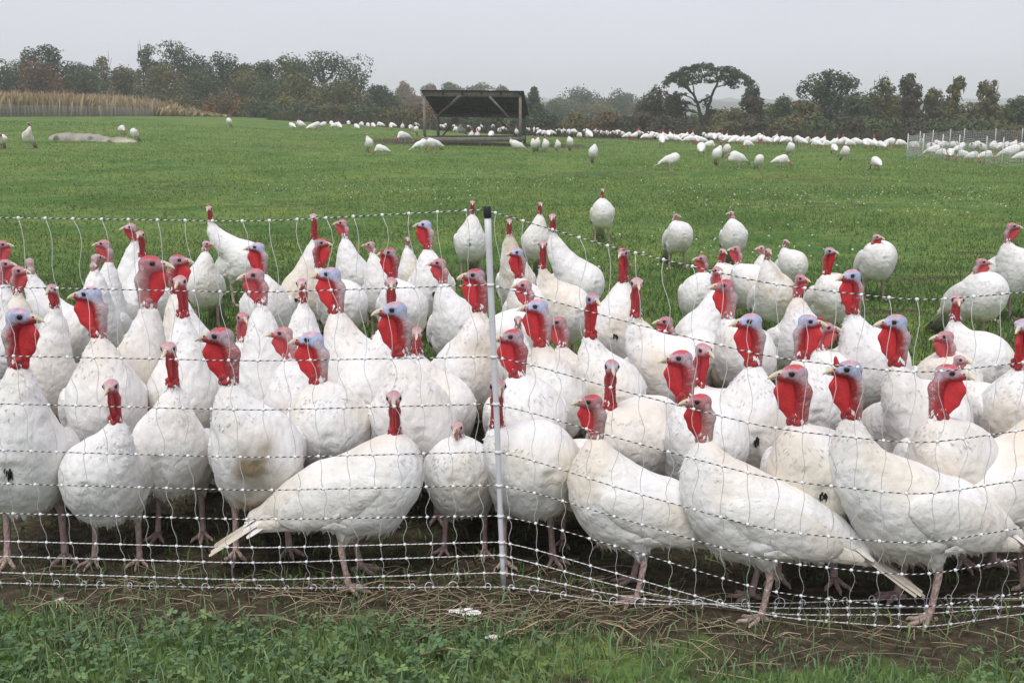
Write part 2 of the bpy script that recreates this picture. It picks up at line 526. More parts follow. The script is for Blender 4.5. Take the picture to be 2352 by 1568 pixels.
def beak_mesh():
    b = MB()
    n = 9
    t = np.linspace(0, 1, n)
    x = 0.030 + 0.038 * t
    z = 0.000 - 0.003 * t - 0.010 * t ** 3
    r = 0.0105 * (1 - t) ** 0.75 + 0.0012
    cc = lerp((0.52, 0.46, 0.36), (0.72, 0.64, 0.44), t)
    b.tube(np.stack([x, 0 * x, z], -1), r, 10, cc, sx=0.85)
    x = 0.028 + 0.030 * t
    z = -0.0110 - 0.002 * t
    b.tube(np.stack([x, 0 * x, z], -1), 0.0060 * (1 - t) ** 0.8 + 0.0008, 8, lerp((0.40, 0.33, 0.25), (0.5, 0.43, 0.28), t))
    for s in (-1, 1):      # nostril
        b.tube([(0.038, s * 0.0075, 0.003), (0.043, s * 0.0066, 0.002)], 0.0022, 6, (0.10, 0.05, 0.04))
    return b.mesh('beak', M_HORN)

def snood_mesh(up):
    b = MB()
    t = np.linspace(0, 1, 8)
    if up:
        P = np.stack([0.030 + 0.012 * t - 0.006 * t * t, 0.0 * t, 0.010 + 0.026 * t], -1)
        r = 0.0065 * (1 - t) ** 0.5 + 0.002
    else:
        P = np.stack([0.030 + 0.016 * np.sin(t * 2.0), 0.012 * t ** 0.6, 0.012 + 0.008 * np.sin(t * 3.1) - 0.034 * t ** 1.8], -1)
        r = 0.0055 * (1 - t * 0.4)
    b.tube(P, r, 8, (0.50, 0.05, 0.06))
    return b.mesh('snood', M_WATTLE)

def eye_mesh(s):
    b = MB()
    th = np.linspace(-1.5, 1.5, 7)
    P = np.stack([np.full(7, 0.0105), s * 0.0190 + s * 0.0080 * np.sin(th) * 0.7, np.full(7, 0.0040)], -1)
    b.tube(P, 0.0084 * np.cos(th) + 0.0002, 10)
    return b.mesh('eye', M_EYE)

def leg_mesh(s):
    b = MB()
    c1, c2 = (0.56, 0.41, 0.365), (0.44, 0.31, 0.275)
    P = np.array([(0.0, s * .072, .165), (-.012, s * .074, .135), (-.016, s * .075, .105), (-.006, s * .077, .06), (.004, s * .079, .022), (.006, s * .079, .010)])
    b.tube(P, [.019, .0160, .0112, .0095, .0108, .009], 10, np.array([(0.62, .55, .52), c1, c1, c2, c1, c2]))
    for an, L in ((-38, .062), (0, .078), (38, .062), (180, .034)):
        a = R(an) + s * 0.12
        d = np.array([math.cos(a), math.sin(a), 0])
        o = np.array([.006, s * .079, 0])
        t = np.array([0, .3, .55, .85, 1.0])
        P = o + d * (t * L)[:, None] + np.array([0, 0, 1]) * np.array([.016, .014, .0095, .009, .004])[:, None]
        b.tube(P, [.0085, .0072, .0062, .0052, .002], 7, np.array([c1, c2, c1, c2, (0.55, .45, .36)]))
    return b.mesh('leg', M_LEG)

def blade(b, p, d, n, L, w, bend, col, col2, k=5, curl=0.0):
    """one feather: a tapered, slightly arched vane with a shaft ridge"""
    p, d, n = [np.asarray(v, float) for v in (p, d, n)]
    d = d / np.linalg.norm(d)
    u = np.cross(n, d); u /= np.linalg.norm(u) + 1e-9
    t = np.linspace(0, 1, k)
    ww = w * np.array([0.35, 0.85, 1.0, 0.92, 0.45]) if k == 5 else w * np.sin(np.clip(t * 2.6 + .35, 0, 2.9))
    ctr = p + d * (t * L)[:, None] - n * (bend * t * t)[:, None] + u * (curl * t * t)[:, None]
    V = np.concatenate([ctr - u * ww[:, None] / 2 - n * 0.0035, ctr + n * 0.001, ctr + u * ww[:, None] / 2 - n * 0.0035])
    i = np.arange(k - 1)
    Q = np.vstack([np.stack([i, i + 1, k + i + 1, k + i], -1), np.stack([k + i, k + i + 1, 2 * k + i + 1, 2 * k + i], -1)])
    cc = lerp(col, col2, t)
    b.add(V, Q, None, np.concatenate([cc * 0.93, cc, cc]), np.concatenate([np.tile(n * 1.0 + u * e, (k, 1)) for e in (-.35, 0, .35)]) / 1.05)

def tail_mesh(seed, spread):
    b = MB(); r = np.random.default_rng(seed)
    N = 13
    for i in range(N):
        a = (i / (N - 1) - .5) * 2
        ang = a * spread
        tan = r.random() ** 1.5
        c0 = np.array((0.80, 0.76, 0.68)) * (1 - .1 * tan)
        c1 = np.array((0.72, 0.63, 0.50)) * (1 - 0.40 * tan)
        p = (-.270, a * .030, .186 - .010 * abs(a) + 0.004 * (i % 2))
        d = (-math.cos(ang), math.sin(ang), -.62 + r.uniform(-.06, .06))
        blade(b, p, d, np.array((-.35, a * .25, .9)), (.235 + r.uniform(-.03, .02)), .036, .012, c0, c1, curl=r.uniform(-.008, .008))
    for i in range(16):                                # soft coverts over the root
        a = r.uniform(-1, 1)
        p = (-.215 - r.uniform(0, .07), a * .042, .238 - .03 * abs(a) - r.uniform(0, .05))
        blade(b, p, (-1, a * .25, -.55), np.array((-.45, a * .4, .8)), .07 + r.uniform(0, .03), .034, .010, (.83, .81, .77), (.84, .82, .78))
    return b.mesh('tail', M_FEATHER)

def flakes(V, N, count, r, size, flow, zc=None):
    """small lapping feathers on a surface: returns verts, quads, source index"""
    i = r.choice(len(V), count, replace=len(V) < count)
    p, n = V[i], N[i]
    d = flow(p)
    d = d - n * (d * n).sum(1)[:, None]
    d += r.normal(0, 0.18, d.shape)
    d = d - n * (d * n).sum(1)[:, None]
    d /= np.linalg.norm(d, axis=1)[:, None] + 1e-9
    u = np.cross(n, d)
    L = size * r.uniform(0.7, 1.35, count)[:, None]
    w = L * r.uniform(0.20, 0.30, count)[:, None]
    lift = L * r.uniform(-0.05, 0.035, count)[:, None]
    nn = n - d * r.normal(.07, .09, count)[:, None] + u * r.normal(0, .07, count)[:, None]
    nn /= np.linalg.norm(nn, axis=1)[:, None]
    a = p - d * L * .35 - n * 0.002
    b1 = p + u * w + d * L * .15 - n * .0005
    b2 = p - u * w + d * L * .15 - n * .0005
    t = p + d * L * .65 + n * lift
    VV = np.stack([a, b2, t, b1], 1).reshape(-1, 3)
    k = np.arange(count) * 4
    return VV, np.stack([k, k + 1, k + 2, k + 3], -1), np.repeat(i, 4), np.repeat(nn, 4, 0)

def wing_mesh(s, seed):
    r = np.random.default_rng(seed)
    X, Y, Z, lo = grid((-.38, .005, .10), (.19, .20, .41), .007)
    G = (X, Y, Z)
    f = ell(G, (-.04, .102, .268), (.190, .036, .074), pitch=R(23), yaw=R(7))
    f = smin(f, cone(G, (-.10, .082, .245), (-.34, .026, .160), .044, .010, 1.5), .03)
    V, Q = surface_nets(f, lo, .007)
    N = vnormals(V, Q)
    base = np.array((.82, .80, .76))
    st = 0.5 + 0.5 * snoise(V, 9, seed)
    c = lerp(np.tile(base, (len(V), 1)), np.tile(np.array((.66, .58, .46)), (len(V), 1)), np.clip(st * sst(.05, -.2, V[:, 0]) * .7, 0, 1))
    b = MB(); b.add(V, Q, None, c, N)
    out = N[:, 1] > .15
    VV, QQ, src, NN = flakes(V[out], N[out], 90, r, .030, lambda p: np.tile(np.array((-1, -.05, -.28)), (len(p), 1)))
    b.add(VV, QQ, None, c[out][src] * np.repeat(r.uniform(.97, 1.02, 90), 4)[:, None], NN)
    for i in range(9):      # flight feathers folded along the lower edge
        t = i / 8
        p = np.array((.02 - .20 * t, .142 - .056 * t, .206 - .022 * t + .006 * (i % 2)))
        tan = r.uniform(.35, 1.3)
        blade(b, p, (-1, -.30, -.12 - .20 * t), np.array((.15, 1, -.10)), (.15 + .04 * t), .030, .006, base * (1 - .10 * tan), np.array((.70, .60, .46)) * (1 - .26 * tan))
    for i in range(7):      # secondaries above them, tips showing in a step
        t = i / 6
        p = np.array((.00 - .15 * t, .142 - .044 * t, .246 - .030 * t))
        tan = r.uniform(.0, .8)
        blade(b, p, (-1, -.26, -.22 - .18 * t), np.array((.12, 1, .12)), .13 + .03 * t, .036, .004, base * (1 - .04 * tan), np.array((.78, .70, .57)) * (1 - .12 * tan))
    V = np.vstack(b.V)
    if s < 0:
        V[:, 1] *= -1
        b.Q = [q[:, ::-1] for q in b.Q]
    NA = np.vstack(b.N)
    if s < 0: NA = NA * np.array((1, -1, 1))
    b.N = [NA]
    b.V = [V]; b.C = [np.vstack(b.C)]
    return b.mesh('wing', M_FEATHER)

HEADS = {k: head_template(k) for k in HK}
BEAK = beak_mesh()
SNOOD = [snood_mesh(False), snood_mesh(True)]
EYE = {s: eye_mesh(s) for s in (-1, 1)}
LEG = {s: leg_mesh(s) for s in (-1, 1)}
TAILS = [tail_mesh(3, .10), tail_mesh(8, .18), tail_mesh(9, .06)]
WINGS = [{s: wing_mesh(s, q) for s in (-1, 1)} for q in (1, 2, 4)]
print('templates', time.time() - T0)

def torso_sdf(G, upright=0.0):
    X, Y, Z = G
    p = R(22 + upright)
    f = ell(G, (-.030, 0, .268), (.240, .127, .108), pitch=p)
    f = smin(f, ell(G, (.090, 0, .275 + upright * .001), (.116, .124, .136)), .06)
    f = smin(f, ell(G, (.030, 0, .212), (.125, .104, .080)), .05)
    f = smin(f, cone(G, (-.10, 0, .245 - upright * .002), (-.315, 0, .162 - upright * .003), .088, .028, .9), .05)
    for s in (-1, 1):
        f = smin(f, cone(G, (.015, s * .066, .205), (-.004, s * .072, .140), .058, .025), .03)
    return f

def body_mesh(C, kn, seed, h, dirt, nfl, upright, breast_dirt, groove=True):
    """feathered trunk and neck, grown as one surface up to the collar C (bird's own frame)"""
    C = np.asarray(C, float)
    top = max(.53, C[2] + .06)
    xlo, xhi = min(-.37, C[0] - .09), max(.28, C[0] + .09)
    yl = max(.20, abs(C[1]) + .08)
    X, Y, Z, lo = grid((xlo, -yl, .050), (xhi, yl, top), h)
    G = (X, Y, Z)
    f = torso_sdf(G, upright)
    B = np.array((.125, 0, .315 + upright * .0006))
    d = C - B
    ctrl = C - np.array(kn['dir']) * min(.16, .55 * np.linalg.norm(d)) if kn.get('dir') is not None else (B + C) / 2
    ctrl = ctrl * np.array((1, .8, 1))
    P = [B * (1 - t) ** 2 + ctrl * 2 * t * (1 - t) + C * t * t for t in np.linspace(0, 1, 6)]
    rr = [.104, .096, .084, .068, .049, kn['r'] + .002]
    nk = None
    for i in range(5):
        e = cone(G, P[i], P[i + 1], rr[i], rr[i + 1])
        nk = e if nk is None else smin(nk, e, .02)
    f = smin(f, nk, .055)
    Pn = np.stack([X.ravel(), Y.ravel(), Z.ravel()], -1)[:, :]
    f = f + (0.0045 * snoise(Pn, 17, seed) + 0.0022 * snoise(Pn, 48, seed + 1)).reshape(f.shape).astype(np.float32)
    # crease down the breast keel
    f = f + 0.010 * np.exp(-(Y / .018) ** 2) * np.clip((X - .12) / .08, 0, 1) * (Z < .33)
    V, Q = surface_nets(f, lo, h)
    N = vnormals(V, Q)
    r = np.random.default_rng(seed + 100)
    base = np.array((.845, .838, .818))
    cream = np.array((.76, .68, .55))
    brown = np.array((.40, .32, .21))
    st = sst(-.25, .8, snoise(V, 7, seed) + .35 * snoise(V, 23, seed + 2))
    c = lerp(np.tile(base, (len(V), 1)), np.tile(cream, (len(V), 1)), np.clip(st * .75 * (0.35 + dirt), 0, 1))
    soil = sst(.12, .95, snoise(V, 11, seed + 3) * .7 + .55 * sst(.24, .14, V[:, 2]) + .25 * snoise(V, 40, seed)) * dirt  # brown patches: belly dirt, plus underside shade painted into the feather colour
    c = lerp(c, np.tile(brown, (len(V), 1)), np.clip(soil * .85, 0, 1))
    if breast_dirt:
        m = sst(.110, .035, np.abs(V[:, 1] + .01 + .03 * snoise(V, 14, 2))) * sst(.06, .12, V[:, 0]) * sst(.44, .34, V[:, 2] + .03 * snoise(V, 9, 1))
        m *= np.clip(.70 + .55 * snoise(V, 28, 3), 0, 1)
        c = lerp(c, np.tile(np.array((.27, .21, .13)), (len(V), 1)), m * breast_dirt)
    ax = np.array(P)
    def flow(p):
        up = sst(.33, .42, p[:, 2]) * (p[:, 0] > -.02)
        a = np.stack([-np.ones(len(p)) * .9, np.zeros(len(p)), -.5 - .5 * (p[:, 0] > .1)], -1)
        b = np.tile(np.array((-.15, 0, -1.0)), (len(p), 1))
        return a * (1 - up)[:, None] + b * up[:, None]
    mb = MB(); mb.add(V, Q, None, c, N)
    if nfl:
        VV, QQ, src, NN = flakes(V, N, nfl // 40, r, .020, flow)
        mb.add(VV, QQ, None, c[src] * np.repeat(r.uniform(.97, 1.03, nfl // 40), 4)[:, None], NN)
        # longer loose feathers on the neck ruff, and downy ones under the belly
        ruff = np.where((V[:, 2] > .38) & (V[:, 0] > -.05) & (np.linalg.norm(V - C, axis=1) < .125) & (np.abs(N[:, 2]) < .62))[0]
        if len(ruff) > 20:
            q = nfl // 14
            VV, QQ, src, NN = flakes(V[ruff], N[ruff], q, r, .017, flow)
            VV = VV.reshape(-1, 4, 3)
            VV[:, 2] += N[ruff][src.reshape(-1, 4)[:, 0]] * r.uniform(.000, .007, q)[:, None]
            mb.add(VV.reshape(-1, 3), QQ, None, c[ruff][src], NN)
        q = 90 if nfl > 800 else 50
        an = r.uniform(0, 6.283, q); up_ = np.asarray(kn['dir'], float)
        e1 = np.cross(up_, (0.3, 1, 0.1)); e1 /= np.linalg.norm(e1); e2 = np.cross(up_, e1)
        hh = .052 * r.uniform(0, 1, q) ** 1.8 - .004
        nn = np.cos(an)[:, None] * e1 + np.sin(an)[:, None] * e2
        pp = C + nn * (kn['r'] - .0030) + up_ * hh[:, None]
        VV, QQ, src, NN = flakes(pp, nn, q, r, .016, lambda p: np.tile(-up_, (len(p), 1)))
        VV = VV.reshape(-1, 4, 3); VV[:, 2] += nn[src.reshape(-1, 4)[:, 0]] * r.uniform(.001, .006, q)[:, None]
        mb.add(VV.reshape(-1, 3), QQ, None, np.tile(base, (len(src), 1)), NN)
        bel = np.where(V[:, 2] < .175)[0]
        if len(bel) > 20:
            q = nfl // 6
            VV, QQ, src, NN = flakes(V[bel], N[bel], q, r, .030, lambda p: np.tile(np.array((-.5, 0, -1.)), (len(p), 1)))
            VV = VV.reshape(-1, 4, 3)
            VV[:, 2, 2] -= r.uniform(.004, .018, q)
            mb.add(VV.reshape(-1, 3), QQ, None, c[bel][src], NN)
    return mb

def beard(mb, r):
    """dark tuft of bristles on the breast"""
    for i in range(10):
        o = np.array((.214 + r.uniform(-.004, .002), r.uniform(-.010, .010), .315 + r.uniform(-.006, .006)))
        L = r.uniform(.022, .038)
        mb.tube([o, o + np.array((.012, r.uniform(-.003, .003), -L * .5)), o + np.array((.012, r.uniform(-.006, .006), -L))], [.003, .0028, .0008], 5, (.012, .010, .010))

def facing(psi):
    return np.array([math.sin(psi), -math.cos(psi), 0.0])

# ------------------------------------------------------------------ the net fence: where it stands
GLX = np.array([-420, -300, 0, 590, 1158, 1415, 1769, 2114, 2352, 2700, 2820], float)
GLY = np.array([1340, 1342, 1346, 1356, 1368, 1393, 1432, 1452, 1415, 1378, 1366], float)
_g = [gpoint(x, y) for x, y in zip(GLX, GLY)]
FXW, FYW = np.array([p[0] for p in _g]), np.array([p[1] for p in _g])

def fence_y(X):
    return float(np.interp(X, FXW, FYW))

def bulge(X, z):
    b = .085 * math.sin(math.pi * min(max(z / .95, 0), 1)) ** .8
    Xp = float(np.interp(1158, GLX, FXW))
    return b * (1 - math.exp(-((X - Xp) / .16) ** 2))

def fence_pt(x, y):
    r = ray(x, y)
    Y = 3.0
    for _ in range(12):
        t = Y / r[1]
        p = np.array([0, 0, HC]) + r * t
        Y = fence_y(p[0]) - bulge(p[0], p[2])
    return np.array([0, 0, HC]) + r * (Y / r[1])

# ------------------------------------------------------------------ turkeys
NBIRD = [0]
def turkey(spec, h=.0085, nfl=900, group='turkeys crowding behind the net fence', clear=True):
    hx, hy, bx, fy, psi, hpsi, kind, s, label = spec[:9]
    o = spec[9] if len(spec) > 9 else {}
    k = HK[kind]
    NBIRD[0] += 1
    seed = NBIRD[0]
    r = np.random.default_rng(seed)
    psi_, hps_ = R(psi), R(hpsi)
    s = s * o.get('ks', .90 if clear else 1.0)
    Yb = gpoint(bx, fy)[1]
    zb = .28 * s
    X = (bx - CX) / FPX * depth_of((0, Yb, zb))
    if clear:
        ext = (abs(math.cos(psi_)) * .215 + abs(math.sin(psi_)) * .150) * s
        need = fence_y(X) - .075 + ext
        if Yb < need:
            q = need / Yb
            Yb = need; s = s * q
            X = (bx - CX) / FPX * depth_of((0, Yb, zb))
    zg = float(ground(X, Yb))
    hs = o.get('hs', {'T': 1.03, 'N': 1.0, 'J': .97, 'H': .88}[kind[0]])
    F = facing(psi_)
    Yh = Yb + F[1] * o.get('fo', .15) * s
    if clear:
        Yh = max(Yh, fence_y(X) - .02 + max(0, math.cos(hps_)) * .05)
    H = at_depth(hx, hy, Yh)
    rz, hrz = psi_ - math.pi / 2, hps_ - math.pi / 2
    root = empty('turkey', (X, Yb, zg - .004), rz, s)
    tag(root, label, 'turkey', group)
    def to_local(w):
        d = (np.asarray(w) - np.array((X, Yb, zg - .004))) / s
        c_, s_ = math.cos(-rz), math.sin(-rz)
        return np.array((d[0] * c_ - d[1] * s_, d[0] * s_ + d[1] * c_, d[2]))
    Hl = to_local(H)
    hp = R(o.get('hp', 0))
    dz = hrz - rz
    loc = np.array((-.019, 0, -k['L'] - .026)) * hs
    loc = np.array((loc[0] * math.cos(hp) + loc[2] * math.sin(hp), 0, -loc[0] * math.sin(hp) + loc[2] * math.cos(hp)))
    up = np.array((-math.sin(hp) * -1, 0, math.cos(hp)))
    up = np.array((-up[0] * 1, 0, up[2])) if hp else up
    rotz = lambda v: np.array((v[0] * math.cos(dz) - v[1] * math.sin(dz), v[0] * math.sin(dz) + v[1] * math.cos(dz), v[2]))
    C = Hl + rotz(loc)
    up = rotz(np.array((-math.sin(hp), 0, math.cos(hp))))
    dist = np.linalg.norm(C - np.array((.125, 0, .315)))
    if dist > .42 or C[2] < .2:
        print('  stretched', round(dist, 2), C.round(2), label)
    upr = o.get('up', 11 if abs(psi) < 30 else 0)
    LZ = .048
    C = C - np.array((0, 0, LZ))
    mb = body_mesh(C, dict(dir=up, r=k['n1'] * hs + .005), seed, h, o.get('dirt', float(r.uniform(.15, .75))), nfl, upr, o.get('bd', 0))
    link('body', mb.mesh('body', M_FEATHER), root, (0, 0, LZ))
    if o.get('beard'):
        bb = MB(); beard(bb, r)
        bb.build('beard', M_BEARD, root, loc=(0, 0, LZ))
    hd = link('head', HEADS[kind][0], root, Hl, (0, hp, dz), hs)
    link('wattle', HEADS[kind][1], hd)
    link('beak', BEAK, hd)
    if o.get('sn'):
        link('snood', SNOOD[1 if o.get('sn') == 2 else 0], hd)
    for q in (-1, 1):
        link('eye', EYE[q], hd)
    g = seed % 3
    for q in (-1, 1):
        link('leg', LEG[q], root, None, None, (1, 1, 1.34))
        if nfl:
            link('wing', WINGS[g][q], root, (0, 0, LZ - .008), (0, R(-upr * .5), 0))
    link('tail', TAILS[o.get('tail', seed % 3)], root, (0, 0, LZ - .002 * upr), (0, R(-upr * .7), 0))
    return root

